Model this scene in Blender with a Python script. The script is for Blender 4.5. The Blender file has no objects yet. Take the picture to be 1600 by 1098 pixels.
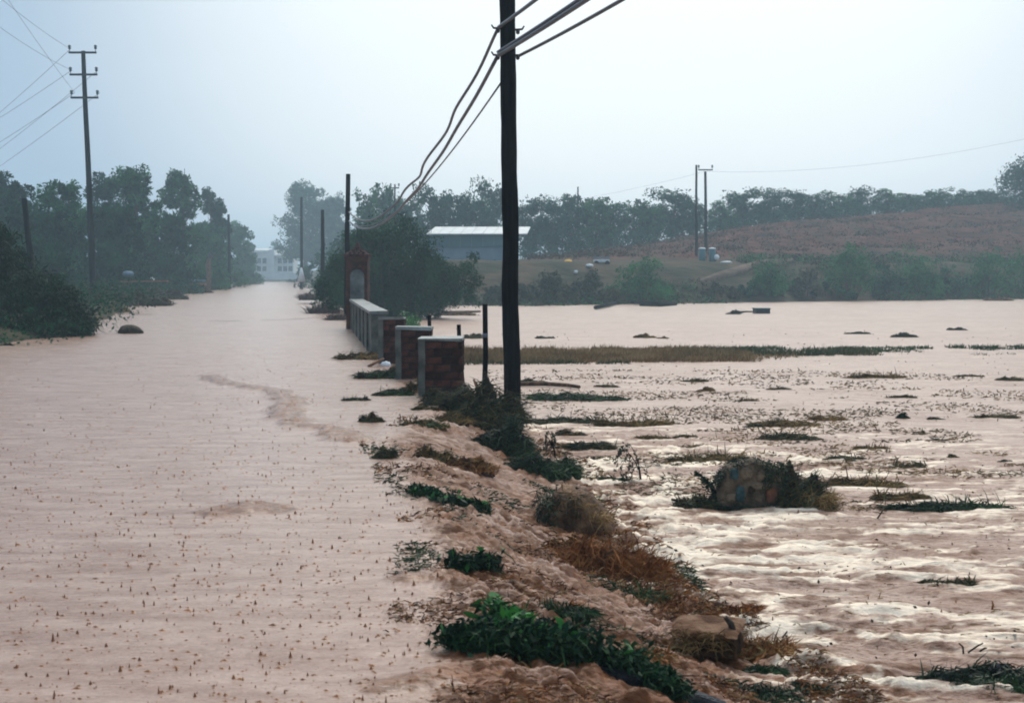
import bpy, math, random
import numpy as np
from math import radians as R

# ------------------------------------------------------------------ camera, sky, sun, exposure
S = bpy.context.scene
COL = S.collection
CAMH = 1.8
PITCH = math.atan((549 - 428) / 2222.2)
FP = 2222.2
cam = bpy.data.cameras.new('camera'); camo = bpy.data.objects.new('camera', cam); COL.objects.link(camo)
camo.location = (0, 0, CAMH); camo.rotation_euler = (R(90) - PITCH, 0, 0)
cam.lens = 50; cam.sensor_width = 36; cam.clip_start = 0.1; cam.clip_end = 6000
cam.dof.use_dof = True; cam.dof.focus_distance = 24; cam.dof.aperture_fstop = 7.0
S.camera = camo

W_ = bpy.data.worlds.new('World'); S.world = W_; W_.use_nodes = True
def build_world():
    nt = W_.node_tree; nt.nodes.clear(); N = nt.nodes.new; L = nt.links.new
    out = N('ShaderNodeOutputWorld'); bg = N('ShaderNodeBackground'); bg.inputs[1].default_value = 0.1
    sky = N('ShaderNodeTexSky'); sky.sky_type = 'NISHITA'; sky.sun_disc = False
    sky.sun_elevation = R(48); sky.sun_rotation = R(12); sky.dust_density = 4; sky.air_density = 1.5
    tc = N('ShaderNodeTexCoord'); sep = N('ShaderNodeSeparateXYZ'); L(tc.outputs['Generated'], sep.inputs[0])
    # cloud deck: brighter towards the hidden sun and towards the zenith
    dot = N('ShaderNodeVectorMath'); dot.operation = 'DOT_PRODUCT'
    a = 0.09; e = 0.24
    dot.inputs[1].default_value = (math.sin(a) * math.cos(e), math.cos(a) * math.cos(e), math.sin(e))
    L(tc.outputs['Generated'], dot.inputs[0])
    mr = N('ShaderNodeMapRange'); mr.interpolation_type = 'SMOOTHSTEP'
    mr.inputs['From Min'].default_value = 0.90; mr.inputs['From Max'].default_value = 0.998
    L(dot.outputs['Value'], mr.inputs['Value'])
    c1 = N('ShaderNodeMix'); c1.data_type = 'RGBA'
    c1.inputs['A'].default_value = (4.1, 5.6, 7.3, 1); c1.inputs['B'].default_value = (10.4, 11.1, 11.4, 1)
    L(mr.outputs[0], c1.inputs['Factor'])
    zr = N('ShaderNodeMapRange'); zr.interpolation_type = 'SMOOTHSTEP'
    zr.inputs['From Min'].default_value = 0.70; zr.inputs['From Max'].default_value = 1.0
    d2 = N('ShaderNodeVectorMath'); d2.operation = 'DOT_PRODUCT'; d2.inputs[1].default_value = (math.sin(R(12)) * math.cos(R(54)), math.cos(R(12)) * math.cos(R(54)), math.sin(R(54)))
    L(tc.outputs['Generated'], d2.inputs[0]); L(d2.outputs['Value'], zr.inputs['Value'])
    c2 = N('ShaderNodeMix'); c2.data_type = 'RGBA'; c2.inputs['B'].default_value = (27.0, 26.2, 24.6, 1)
    L(zr.outputs[0], c2.inputs['Factor']); L(c1.outputs['Result'], c2.inputs['A'])
    no = N('ShaderNodeTexNoise'); no.inputs['Scale'].default_value = 2.2; no.inputs['Detail'].default_value = 4
    mp = N('ShaderNodeMapping'); mp.inputs['Scale'].default_value = (1, 1, 3.5)
    L(tc.outputs['Generated'], mp.inputs[0]); L(mp.outputs[0], no.inputs['Vector'])
    nr = N('ShaderNodeMapRange'); nr.inputs['To Min'].default_value = 0.93; nr.inputs['To Max'].default_value = 1.07
    L(no.outputs[0], nr.inputs['Value'])
    mul = N('ShaderNodeMix'); mul.data_type = 'RGBA'; mul.blend_type = 'MULTIPLY'; mul.inputs['Factor'].default_value = 1
    L(c2.outputs['Result'], mul.inputs['A']); L(nr.outputs[0], mul.inputs['B'])
    mix = N('ShaderNodeMix'); mix.data_type = 'RGBA'; mix.inputs['Factor'].default_value = 0.94
    L(sky.outputs[0], mix.inputs['A']); L(mul.outputs['Result'], mix.inputs['B'])
    L(mix.outputs['Result'], bg.inputs[0]); L(bg.outputs[0], out.inputs[0])
build_world()
sl = bpy.data.lights.new('sun', 'SUN'); sl.energy = 1.5; sl.angle = R(16); sl.color = (1, .94, .86)
so = bpy.data.objects.new('sun', sl); COL.objects.link(so)
so.rotation_euler = (R(-42), 0, R(-12))      # light arrives from ahead, high behind the cloud
S.view_settings.view_transform = 'Standard'; S.view_settings.look = 'None'
S.view_settings.exposure = 0.0; S.view_settings.gamma = 1.0; S.view_settings.use_curve_mapping = False
S.render.engine = 'CYCLES'
S.cycles.use_denoising = True; S.cycles.max_bounces = 6; S.cycles.diffuse_bounces = 3; S.cycles.glossy_bounces = 2
S.cycles.transmission_bounces = 2; S.cycles.volume_bounces = 1; S.cycles.transparent_max_bounces = 4
S.cycles.caustics_reflective = False; S.cycles.caustics_refractive = False
S.cycles.filter_width = 1.9

# ------------------------------------------------------------------ surveying: photo pixel -> world
cp, sp = math.cos(PITCH), math.sin(PITCH)
def ray(px, py):
    u = (px - 800) / FP; v = (549 - py) / FP
    return np.array([u, cp + v * sp, -sp + v * cp])
def on(px, py, z=0.0):          # point on the level z
    d = ray(px, py); t = (z - CAMH) / d[2]
    return np.array([0, 0, CAMH]) + d * t
def at(px, py, Y):              # point at distance Y ahead
    d = ray(px, py); return np.array([0, 0, CAMH]) + d * (Y / d[1])

# ------------------------------------------------------------------ noise
def _h(ix, iy, s):
    n = (ix.astype(np.int64) * 374761393 + iy.astype(np.int64) * 668265263 + s * 974634777) & 0x7fffffff
    n = ((n ^ (n >> 13)) * 1274126177) & 0x7fffffff
    return ((n ^ (n >> 16)) & 0xffff) / 65535.0
def vn(x, y, s=0):
    ix = np.floor(x); iy = np.floor(y); fx = x - ix; fy = y - iy
    fx = fx * fx * (3 - 2 * fx); fy = fy * fy * (3 - 2 * fy)
    a = _h(ix, iy, s); b = _h(ix + 1, iy, s); c = _h(ix, iy + 1, s); d = _h(ix + 1, iy + 1, s)
    return (a + (b - a) * fx) * (1 - fy) + (c + (d - c) * fx) * fy
def fbm(x, y, s=0, o=4, g=.5):
    r = 0; a = 1; t = 0
    for k in range(o):
        r = r + a * vn(x * 2 ** k + 17.3 * k, y * 2 ** k - 9.1 * k, s + k); t += a; a *= g
    return r / t
def ss(t): t = np.clip(t, 0, 1); return t * t * (3 - 2 * t)

# ------------------------------------------------------------------ mesh building
class Geo:
    def __init__(s): s.v = []; s.f = []; s.n = 0
    def add(s, v, faces, mat=0, smooth=False):
        v = np.asarray(v, float).reshape(-1, 3)
        for f in (faces if isinstance(faces, list) and len(faces) and isinstance(faces[0], np.ndarray) and faces[0].ndim == 2 else [np.asarray(faces)]):
            if len(f): s.f.append((f + s.n, mat, smooth))
        s.v.append(v); s.n += len(v)
    def box(s, c, d, mat=0, rz=0.0, tilt=0.0, jit=0.0, rng=None):
        x, y, z = np.array(d) / 2
        v = np.array([[-x, -y, -z], [x, -y, -z], [x, y, -z], [-x, y, -z], [-x, -y, z], [x, -y, z], [x, y, z], [-x, y, z]])
        if jit and rng is not None: v = v + rng.uniform(-jit, jit, v.shape)
        if tilt:
            ct, st = math.cos(tilt), math.sin(tilt); v = np.stack([v[:, 0] * ct + v[:, 2] * st, v[:, 1], -v[:, 0] * st + v[:, 2] * ct], 1)
        cz, sz = math.cos(rz), math.sin(rz)
        v = np.stack([v[:, 0] * cz - v[:, 1] * sz, v[:, 0] * sz + v[:, 1] * cz, v[:, 2]], 1) + np.array(c)
        s.add(v, np.array([[0, 3, 2, 1], [4, 5, 6, 7], [0, 1, 5, 4], [1, 2, 6, 5], [2, 3, 7, 6], [3, 0, 4, 7]]), mat)
    def tube(s, pts, rad, n=6, mat=0, cap=True, smooth=True):
        p = np.asarray(pts, float); m = len(p); rad = np.broadcast_to(np.asarray(rad, float), (m,))
        t = np.gradient(p, axis=0); t /= np.linalg.norm(t, axis=1)[:, None] + 1e-9
        ref = np.array([0, 0, 1.0]) if abs(t[:, 2]).mean() < .8 else np.array([1.0, 0, 0])
        a = np.cross(t, ref); a /= np.linalg.norm(a, axis=1)[:, None] + 1e-9; b = np.cross(t, a)
        th = np.linspace(0, 2 * np.pi, n, endpoint=False)
        v = p[:, None] + rad[:, None, None] * (a[:, None] * np.cos(th)[None, :, None] + b[:, None] * np.sin(th)[None, :, None])
        i = np.arange(m - 1)[:, None] * n + np.arange(n)[None]; j = np.arange(m - 1)[:, None] * n + (np.arange(n) + 1)[None] % n
        q = np.stack([i, j, j + n, i + n], -1).reshape(-1, 4)
        s.add(v.reshape(-1, 3), q, mat, smooth)
        if cap:
            s.f.append((np.array([list(range(n))[::-1]]) + s.n - m * n, mat, False))
            s.f.append((np.array([list(range(n))]) + s.n - n, mat, False))
    def build(s, name, mats, parent=None, loc=None, **props):
        me = bpy.data.meshes.new(name); v = np.concatenate(s.v)
        me.vertices.add(len(v)); me.vertices.foreach_set('co', v.astype(np.float32).ravel())
        tot = np.concatenate([np.full(len(f), f.shape[1]) for f, _, _ in s.f])
        li = np.concatenate([f.ravel() for f, _, _ in s.f])
        mi = np.concatenate([np.full(len(f), m) for f, m, _ in s.f]); sm = np.concatenate([np.full(len(f), k) for f, _, k in s.f])
        me.loops.add(len(li)); me.loops.foreach_set('vertex_index', li.astype(np.int32))
        me.polygons.add(len(tot)); st = np.concatenate([[0], np.cumsum(tot)[:-1]])
        me.polygons.foreach_set('loop_start', st.astype(np.int32)); me.polygons.foreach_set('loop_total', tot.astype(np.int32))
        me.polygons.foreach_set('material_index', mi.astype(np.int32)); me.polygons.foreach_set('use_smooth', sm.astype(bool))
        for m in (mats if isinstance(mats, (list, tuple)) else [mats]): me.materials.append(m)
        me.update(calc_edges=True)
        return link(name, me, parent, loc, **props)
def link(name, me, parent=None, loc=None, **props):
    o = bpy.data.objects.new(name, me); COL.objects.link(o)
    if parent is not None: o.parent = parent
    if loc is not None: o.location = [float(c) for c in loc]
    for k, x in props.items():
        if x is not None: o[k] = x
    return o
def thing(name, label, cat, loc=(0, 0, 0), rz=0.0, group=None):
    o = link(name, None, None, loc, label=label, category=cat, group=group); o.rotation_euler = (0, 0, rz)
    o.empty_display_size = .2; return o
def dup(root, loc, rz=0.0, sc=None, label=None):
    r = root.copy(); COL.objects.link(r); r.location = [float(c) for c in loc]; r.rotation_euler = (0, 0, rz)
    if sc is not None: r.scale = sc if isinstance(sc, (tuple, list)) else (sc,) * 3
    if label: r['label'] = label
    for ch in list(root.children):
        c = ch.copy(); COL.objects.link(c); c.parent = r
        for g in list(ch.children):
            d = g.copy(); COL.objects.link(d); d.parent = c
    return r

# ------------------------------------------------------------------ materials
def mat(name, c1, c2=None, scale=8.0, rough=.85, bump=0.0, bscale=None, stretch=(1, 1, 1), detail=4, contrast=(.35, .65), spec=.3, c3=None, rand=0.0, trans=0.0):
    m = bpy.data.materials.new(name); m.use_nodes = True; nt = m.node_tree; N = nt.nodes.new; L = nt.links.new
    b = nt.nodes['Principled BSDF']; b.inputs['Roughness'].default_value = rough; b.inputs['Specular IOR Level'].default_value = spec
    tc = N('ShaderNodeTexCoord'); mp = N('ShaderNodeMapping'); mp.inputs['Scale'].default_value = stretch
    L(tc.outputs['Object'], mp.inputs[0])
    n = N('ShaderNodeTexNoise'); n.inputs['Scale'].default_value = scale; n.inputs['Detail'].default_value = detail; L(mp.outputs[0], n.inputs['Vector'])
    cr = N('ShaderNodeValToRGB'); e = cr.color_ramp.elements
    c2 = c2 or c1
    e[0].position, e[1].position = contrast; e[0].color = (*c1, 1); e[1].color = (*c2, 1)
    if c3: x = cr.color_ramp.elements.new((contrast[0] + contrast[1]) / 2); x.color = (*c3, 1)
    L(n.outputs[0], cr.inputs[0]); col = cr.outputs[0]
    if rand:
        oi = N('ShaderNodeObjectInfo'); mr = N('ShaderNodeMapRange'); mr.inputs['To Min'].default_value = 1 - rand; mr.inputs['To Max'].default_value = 1 + rand
        L(oi.outputs['Random'], mr.inputs['Value']); mx = N('ShaderNodeMix'); mx.data_type = 'RGBA'; mx.blend_type = 'MULTIPLY'; mx.inputs['Factor'].default_value = 1
        L(col, mx.inputs['A']); L(mr.outputs[0], mx.inputs['B']); col = mx.outputs['Result']
    L(col, b.inputs['Base Color'])
    if trans:
        tr = N('ShaderNodeBsdfTranslucent'); ms = N('ShaderNodeMixShader'); ms.inputs[0].default_value = trans
        L(col, tr.inputs[0]); L(b.outputs[0], ms.inputs[1]); L(tr.outputs[0], ms.inputs[2]); L(ms.outputs[0], nt.nodes['Material Output'].inputs[0])
    if bump:
        n2 = N('ShaderNodeTexNoise'); n2.inputs['Scale'].default_value = bscale or scale * 3; n2.inputs['Detail'].default_value = 6; L(mp.outputs[0], n2.inputs['Vector'])
        bp = N('ShaderNodeBump'); bp.inputs['Strength'].default_value = bump; bp.inputs['Distance'].default_value = .05; L(n2.outputs[0], bp.inputs['Height']); L(bp.outputs[0], b.inputs['Normal'])
    return m
M = {}
M['pole'] = mat('tarred_wood', (.003, .004, .007), (.012, .012, .016), 3, .9, .8, 14, (6, 6, .5), spec=.04)
M['pole_grey'] = mat('weathered_pole_wood', (.008, .009, .012), (.045, .045, .048), 1.2, .9, .4, 10, (3, 3, .35), spec=.05, contrast=(.4, .75))
M['steel'] = mat('dark_steel', (.03, .035, .045), (.05, .055, .065), 6, .5)
M['porcelain'] = mat('insulator_glaze', (.05, .1, .1), (.08, .15, .15), 6, .25)
M['cable'] = mat('cable_sheath', (.05, .06, .075), (.09, .10, .12), 5, .45, spec=.5)
M['wire'] = mat('bare_wire', (.10, .12, .16), (.12, .14, .18), 5, .6)
M['brick'] = mat('red_brick', (.026, .009, .008), (.075, .024, .016), 9, .9, .5, 40, rand=.6)
M['brick_edge'] = mat('dark_red_brick', (.03, .013, .010), (.10, .032, .020), 5, .9, .5, 40)
M['mortar'] = mat('mortar', (.012, .010, .009), (.035, .03, .027), 12, .95, .4, 40)
M['render'] = mat('cement_render', (.045, .052, .05), (.15, .16, .145), 3.0, .9, .4, 25, c3=(.10, .11, .10))
M['plaster'] = mat('pale_plaster', (.05, .065, .065), (.20, .23, .23), 2.2, .9, .5, 20, c3=(.12, .145, .145))
M['coping'] = mat('wet_coping', (.09, .105, .10), (.26, .29, .28), 4, .4, .6, 30, spec=.35, c3=(.17, .19, .185))
M['tile'] = mat('clay_tile', (.035, .014, .012), (.08, .03, .024), 8, .9, .4, 30)
M['soil'] = mat('wet_soil', (.035, .018, .009), (.17, .085, .04), 9, .7, .9, 30, c3=(.08, .036, .016))
M['dark_soil'] = mat('dark_debris', (.010, .007, .005), (.055, .035, .018), 10, .75, .9, 30)
M['root'] = mat('orange_brown_root', (.12, .04, .012), (.36, .15, .045), 7, .8, .5, 25, c3=(.24, .085, .022))
M['rock'] = mat('brown_clod', (.05, .026, .013), (.22, .125, .065), 6, .75, .9, 22, c3=(.12, .06, .03))
M['straw'] = mat('straw', (.10, .055, .018), (.33, .21, .08), 3, .85)
M['olive'] = mat('wilted_grass', (.035, .038, .012), (.14, .11, .045), 3, .85)
M['grass'] = mat('green_grass', (.008, .036, .012), (.030, .090, .026), 3, .7, trans=.15)
M['reed'] = mat('dry_reed', (.17, .11, .05), (.34, .23, .11), 1.2, .85)
M['reed_green'] = mat('green_reed', (.05, .07, .03), (.12, .12, .05), 1.2, .85)
M['dkgrass'] = mat('dark_wet_grass', (.007, .018, .009), (.025, .05, .02), 3, .65)
M['leafdk'] = mat('dark_leaf', (.002, .014, .009), (.010, .048, .020), 1.6, .6, spec=.12, trans=.1)
M['leafbright'] = mat('bright_leaf', (.012, .09, .02), (.06, .26, .05), 4, .5, trans=.2)
M['bark'] = mat('bark', (.03, .022, .016), (.07, .055, .04), 6, .9, .5, 30)
M['tree_a'] = mat('green_tree_leaf', (.005, .045, .020), (.050, .19, .065), .9, .9, spec=.05, trans=.2, detail=3)
M['tree_b'] = mat('olive_tree_leaf', (.006, .038, .026), (.042, .14, .075), .9, .9, spec=.05, trans=.2, detail=3)
M['tree_dk'] = mat('dark_tree_leaf', (.003, .024, .014), (.024, .10, .045), .8, .9, spec=.05, trans=.15, detail=3)
M['bush_bank'] = mat('bank_bush_leaf', (.014, .08, .036), (.06, .21, .075), .8, .9, spec=.05, trans=.2, detail=3)
M['scrub'] = mat('scrub_leaf', (.018, .038, .020), (.085, .09, .05), .5, .85, detail=5)
M['willow'] = mat('willow_leaf', (.004, .028, .016), (.026, .085, .038), .7, .9, spec=.05, trans=.15, detail=3)
M['thicket'] = mat('bare_thicket', (.06, .04, .035), (.13, .09, .075), 1.5, .9)
M['thicket_dk'] = mat('russet_weed', (.03, .014, .010), (.09, .035, .022), .6, .95, spec=.05)
M['slab_top'] = mat('silted_slab', (.05, .022, .010), (.20, .12, .075), 7, .85, .8, 18, c3=(.11, .055, .03), spec=.08)
M['slab_body'] = mat('dark_wet_slab', (.012, .007, .004), (.06, .03, .016), 7, .95, .8, 18, spec=.05)
M['plank'] = mat('wet_plank', (.16, .075, .04), (.30, .16, .09), 4, .7, .3, 20, (1, 8, 8))
M['yellow'] = mat('yellow_plastic', (.75, .42, .02), (.85, .5, .04), 4, .45)
M['white'] = mat('white_scrap', (.62, .66, .68), (.78, .8, .82), 4, .6)
M['blue'] = mat('blue_grey_scrap', (.10, .17, .24), (.16, .25, .33), 4, .6)
M['wall_white'] = mat('white_wall', (.62, .62, .6), (.78, .78, .75), .6, .85)
M['window'] = mat('dark_window', (.02, .03, .04), (.05, .07, .08), 2, .15, spec=.6)
M['shed'] = mat('blue_grey_sheet', (.15, .21, .26), (.19, .26, .31), .8, .6)
M['shed_band'] = mat('teal_sheet', (.05, .13, .15), (.07, .17, .19), .8, .6)
M['shed_roof'] = mat('pale_roof_sheet', (.40, .44, .45), (.52, .56, .57), .8, .45)
M['teal_stone'] = mat('teal_stone', (.018, .04, .045), (.035, .085, .09), 12, .7, .5, 40)
M['beige_stone'] = mat('beige_stone', (.08, .06, .04), (.22, .165, .11), 10, .85, .6, 40)
M['red_stone'] = mat('red_brick_stone', (.10, .04, .025), (.20, .085, .05), 10, .85, .6, 40)
M['blackmud'] = mat('black_blue_mud', (.006, .009, .014), (.035, .045, .06), 8, .45, .8, 25, (1, 4, 4))

def ground_mat():
    m = bpy.data.materials.new('earth'); m.use_nodes = True; nt = m.node_tree; N = nt.nodes.new; L = nt.links.new
    b = nt.nodes['Principled BSDF']; b.inputs['Roughness'].default_value = .95; b.inputs['Specular IOR Level'].default_value = .1
    tc = N('ShaderNodeTexCoord'); at_ = N('ShaderNodeAttribute'); at_.attribute_name = 'red'
    n = N('ShaderNodeTexNoise'); n.inputs['Scale'].default_value = .35; n.inputs['Detail'].default_value = 8; L(tc.outputs['Object'], n.inputs['Vector'])
    r1 = N('ShaderNodeValToRGB'); e = r1.color_ramp.elements; e[0].position = .35; e[1].position = .65; e[0].color = (.02, .028, .016, 1); e[1].color = (.085, .062, .04, 1)
    r2 = N('ShaderNodeValToRGB'); e = r2.color_ramp.elements; e[0].position = .3; e[1].position = .7; e[0].color = (.020, .022, .015, 1); e[1].color = (.125, .036, .024, 1)
    n3 = N('ShaderNodeTexNoise'); n3.inputs['Scale'].default_value = .9; n3.inputs['Detail'].default_value = 8; mb_ = N('ShaderNodeMapping'); mb_.inputs['Scale'].default_value = (.5, .7, 2.6); L(tc.outputs['Object'], mb_.inputs[0]); L(mb_.outputs[0], n3.inputs['Vector'])
    L(n.outputs[0], r1.inputs[0]); L(n3.outputs[0], r2.inputs[0])
    mx = N('ShaderNodeMix'); mx.data_type = 'RGBA'; L(at_.outputs['Fac'], mx.inputs['Factor']); L(r1.outputs[0], mx.inputs['A']); L(r2.outputs[0], mx.inputs['B'])
    L(mx.outputs['Result'], b.inputs['Base Color'])
    bp = N('ShaderNodeBump'); bp.inputs['Strength'].default_value = 1; bp.inputs['Distance'].default_value = .4; L(n3.outputs[0], bp.inputs['Height']); L(bp.outputs[0], b.inputs['Normal'])
    return m
def water_mat():
    m = bpy.data.materials.new('flood_water'); m.use_nodes = True; nt = m.node_tree; N = nt.nodes.new; L = nt.links.new
    b = nt.nodes['Principled BSDF']; b.inputs['IOR'].default_value = 1.33
    tc = N('ShaderNodeTexCoord')
    def attr(n):
        a = N('ShaderNodeAttribute'); a.attribute_name = n; return a.outputs['Fac']
    foam, mud_shade, rough = attr('foam'), attr('mud'), attr('chop')
    mp = N('ShaderNodeMapping'); mp.inputs['Scale'].default_value = (.55, 2.0, 1); L(tc.outputs['Object'], mp.inputs[0])
    n = N('ShaderNodeTexNoise'); n.inputs['Scale'].default_value = 2.6; n.inputs['Detail'].default_value = 9; n.inputs['Roughness'].default_value = .62; L(mp.outputs[0], n.inputs['Vector'])
    r1 = N('ShaderNodeValToRGB'); e = r1.color_ramp.elements; e[0].position = .34; e[1].position = .62
    e[0].color = (.27, .158, .115, 1); e[1].color = (.405, .28, .222, 1); L(n.outputs[0], r1.inputs[0])
    # churned-up silt, plus shade painted on troughs and viewer-facing wave sides
    n2 = N('ShaderNodeTexNoise'); n2.inputs['Scale'].default_value = 7; n2.inputs['Detail'].default_value = 8; n2.inputs['Roughness'].default_value = .65; L(mp.outputs[0], n2.inputs['Vector'])
    mm = N('ShaderNodeMath'); mm.operation = 'MULTIPLY_ADD'; mm.inputs[1].default_value = 2.6; mm.inputs[2].default_value = -1.3; L(n2.outputs[0], mm.inputs[0])
    ma = N('ShaderNodeMath'); ma.operation = 'ADD'; ma.use_clamp = True; L(mm.outputs[0], ma.inputs[0]); L(mud_shade, ma.inputs[1])
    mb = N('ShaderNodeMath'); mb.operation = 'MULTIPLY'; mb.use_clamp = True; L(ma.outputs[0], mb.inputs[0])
    mc = N('ShaderNodeMath'); mc.operation = 'MULTIPLY'; mc.inputs[1].default_value = 2.0; mc.use_clamp = True; L(mud_shade, mc.inputs[0]); L(mc.outputs[0], mb.inputs[1])
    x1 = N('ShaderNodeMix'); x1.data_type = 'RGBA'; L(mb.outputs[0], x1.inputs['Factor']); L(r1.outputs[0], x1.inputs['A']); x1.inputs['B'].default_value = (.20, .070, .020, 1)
    mp3 = N('ShaderNodeMapping'); mp3.inputs['Scale'].default_value = (1, 2.6, 1); L(tc.outputs['Object'], mp3.inputs[0])
    nf = N('ShaderNodeTexNoise'); nf.inputs['Scale'].default_value = 17; nf.inputs['Detail'].default_value = 6; nf.inputs['Roughness'].default_value = .7; L(mp3.outputs[0], nf.inputs['Vector'])
    fr = N('ShaderNodeMapRange'); fr.inputs['From Min'].default_value = .50; fr.inputs['From Max'].default_value = .66; L(nf.outputs[0], fr.inputs['Value'])
    mp2b = N('ShaderNodeMapping'); mp2b.inputs['Scale'].default_value = (1, 1.25, 1); mp2b.inputs['Rotation'].default_value = (0, 0, .5); L(tc.outputs['Object'], mp2b.inputs[0])
    ng = N('ShaderNodeTexNoise'); ng.inputs['Scale'].default_value = 4.2; ng.inputs['Detail'].default_value = 9; ng.inputs['Roughness'].default_value = .66; ng.inputs['Distortion'].default_value = .5; L(mp2b.outputs[0], ng.inputs['Vector'])
    gr = N('ShaderNodeMapRange'); gr.inputs['From Min'].default_value = .46; gr.inputs['From Max'].default_value = .57; L(ng.outputs[0], gr.inputs['Value'])
    gm = N('ShaderNodeMath'); gm.operation = 'MULTIPLY'; gm.use_clamp = True; L(gr.outputs[0], gm.inputs[0]); gq = N('ShaderNodeMath'); gq.operation = 'MULTIPLY'; gq.inputs[1].default_value = 1.9; gq.use_clamp = True; L(mud_shade, gq.inputs[0]); L(gq.outputs[0], gm.inputs[1])
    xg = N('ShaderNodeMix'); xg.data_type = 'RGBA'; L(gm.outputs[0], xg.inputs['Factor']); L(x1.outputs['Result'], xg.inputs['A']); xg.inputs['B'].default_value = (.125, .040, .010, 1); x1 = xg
    fs = N('ShaderNodeMath'); fs.operation = 'MULTIPLY_ADD'; fs.inputs[1].default_value = .9; fs.inputs[2].default_value = .34; L(rough, fs.inputs[0])
    fk = N('ShaderNodeMath'); fk.operation = 'MULTIPLY'; fk.use_clamp = True; L(fr.outputs[0], fk.inputs[0]); L(fs.outputs[0], fk.inputs[1])
    x0 = N('ShaderNodeMix'); x0.data_type = 'RGBA'; L(fk.outputs[0], x0.inputs['Factor']); L(x1.outputs['Result'], x0.inputs['A']); x0.inputs['B'].default_value = (.14, .047, .013, 1); x1 = x0
    # foam
    fm = N('ShaderNodeMath'); fm.operation = 'MULTIPLY_ADD'; fm.inputs[1].default_value = 3.2; fm.inputs[2].default_value = -1.6; L(n2.outputs[0], fm.inputs[0])
    fa = N('ShaderNodeMath'); fa.operation = 'ADD'; fa.use_clamp = True; L(fm.outputs[0], fa.inputs[0]); L(foam, fa.inputs[1])
    fb = N('ShaderNodeMath'); fb.operation = 'MULTIPLY'; fb.use_clamp = True; L(fa.outputs[0], fb.inputs[0])
    fc = N('ShaderNodeMath'); fc.operation = 'MULTIPLY'; fc.inputs[1].default_value = 2.2; fc.use_clamp = True; L(foam, fc.inputs[0]); L(fc.outputs[0], fb.inputs[1])
    x2 = N('ShaderNodeMix'); x2.data_type = 'RGBA'; L(fb.outputs[0], x2.inputs['Factor']); L(x1.outputs['Result'], x2.inputs['A']); x2.inputs['B'].default_value = (.92, .78, .62, 1)
    L(x2.outputs['Result'], b.inputs['Base Color'])
    rr = N('ShaderNodeMath'); rr.operation = 'MULTIPLY_ADD'; rr.inputs[1].default_value = .3; rr.inputs[2].default_value = .24; L(fb.outputs[0], rr.inputs[0])
    r2_ = N('ShaderNodeMath'); r2_.operation = 'MULTIPLY_ADD'; r2_.inputs[1].default_value = .28; r2_.use_clamp = True; L(rough, r2_.inputs[0]); L(rr.outputs[0], r2_.inputs[2]); L(r2_.outputs[0], b.inputs['Roughness'])
    # ripple relief: fine pocking by rain everywhere, stronger where the current is rough
    mp2 = N('ShaderNodeMapping'); mp2.inputs['Scale'].default_value = (.6, 1.3, 1); L(tc.outputs['Object'], mp2.inputs[0])
    n4 = N('ShaderNodeTexNoise'); n4.inputs['Scale'].default_value = 15; n4.inputs['Detail'].default_value = 5; n4.inputs['Roughness'].default_value = .6; L(mp2.outputs[0], n4.inputs['Vector'])
    n5 = N('ShaderNodeTexNoise'); n5.inputs['Scale'].default_value = 2.2; n5.inputs['Detail'].default_value = 5; n5.inputs['Roughness'].default_value = .6; L(mp2.outputs[0], n5.inputs['Vector'])
    b1 = N('ShaderNodeBump'); b1.inputs['Distance'].default_value = .02; b1.inputs['Strength'].default_value = .8; L(n4.outputs[0], b1.inputs['Height'])
    b2 = N('ShaderNodeBump'); b2.inputs['Distance'].default_value = .10; L(n5.outputs[0], b2.inputs['Height'])
    st = N('ShaderNodeMath'); st.operation = 'MULTIPLY_ADD'; st.inputs[1].default_value = .75; st.inputs[2].default_value = .16; L(rough, st.inputs[0]); L(st.outputs[0], b2.inputs['Strength']); n5.inputs['Scale'].default_value = 3.4; n5.inputs['Detail'].default_value = 8
    L(b1.outputs[0], b2.inputs['Normal']); L(b2.outputs[0], b.inputs['Normal'])
    return m
M['earth'] = ground_mat(); M['water'] = water_mat()

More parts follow.
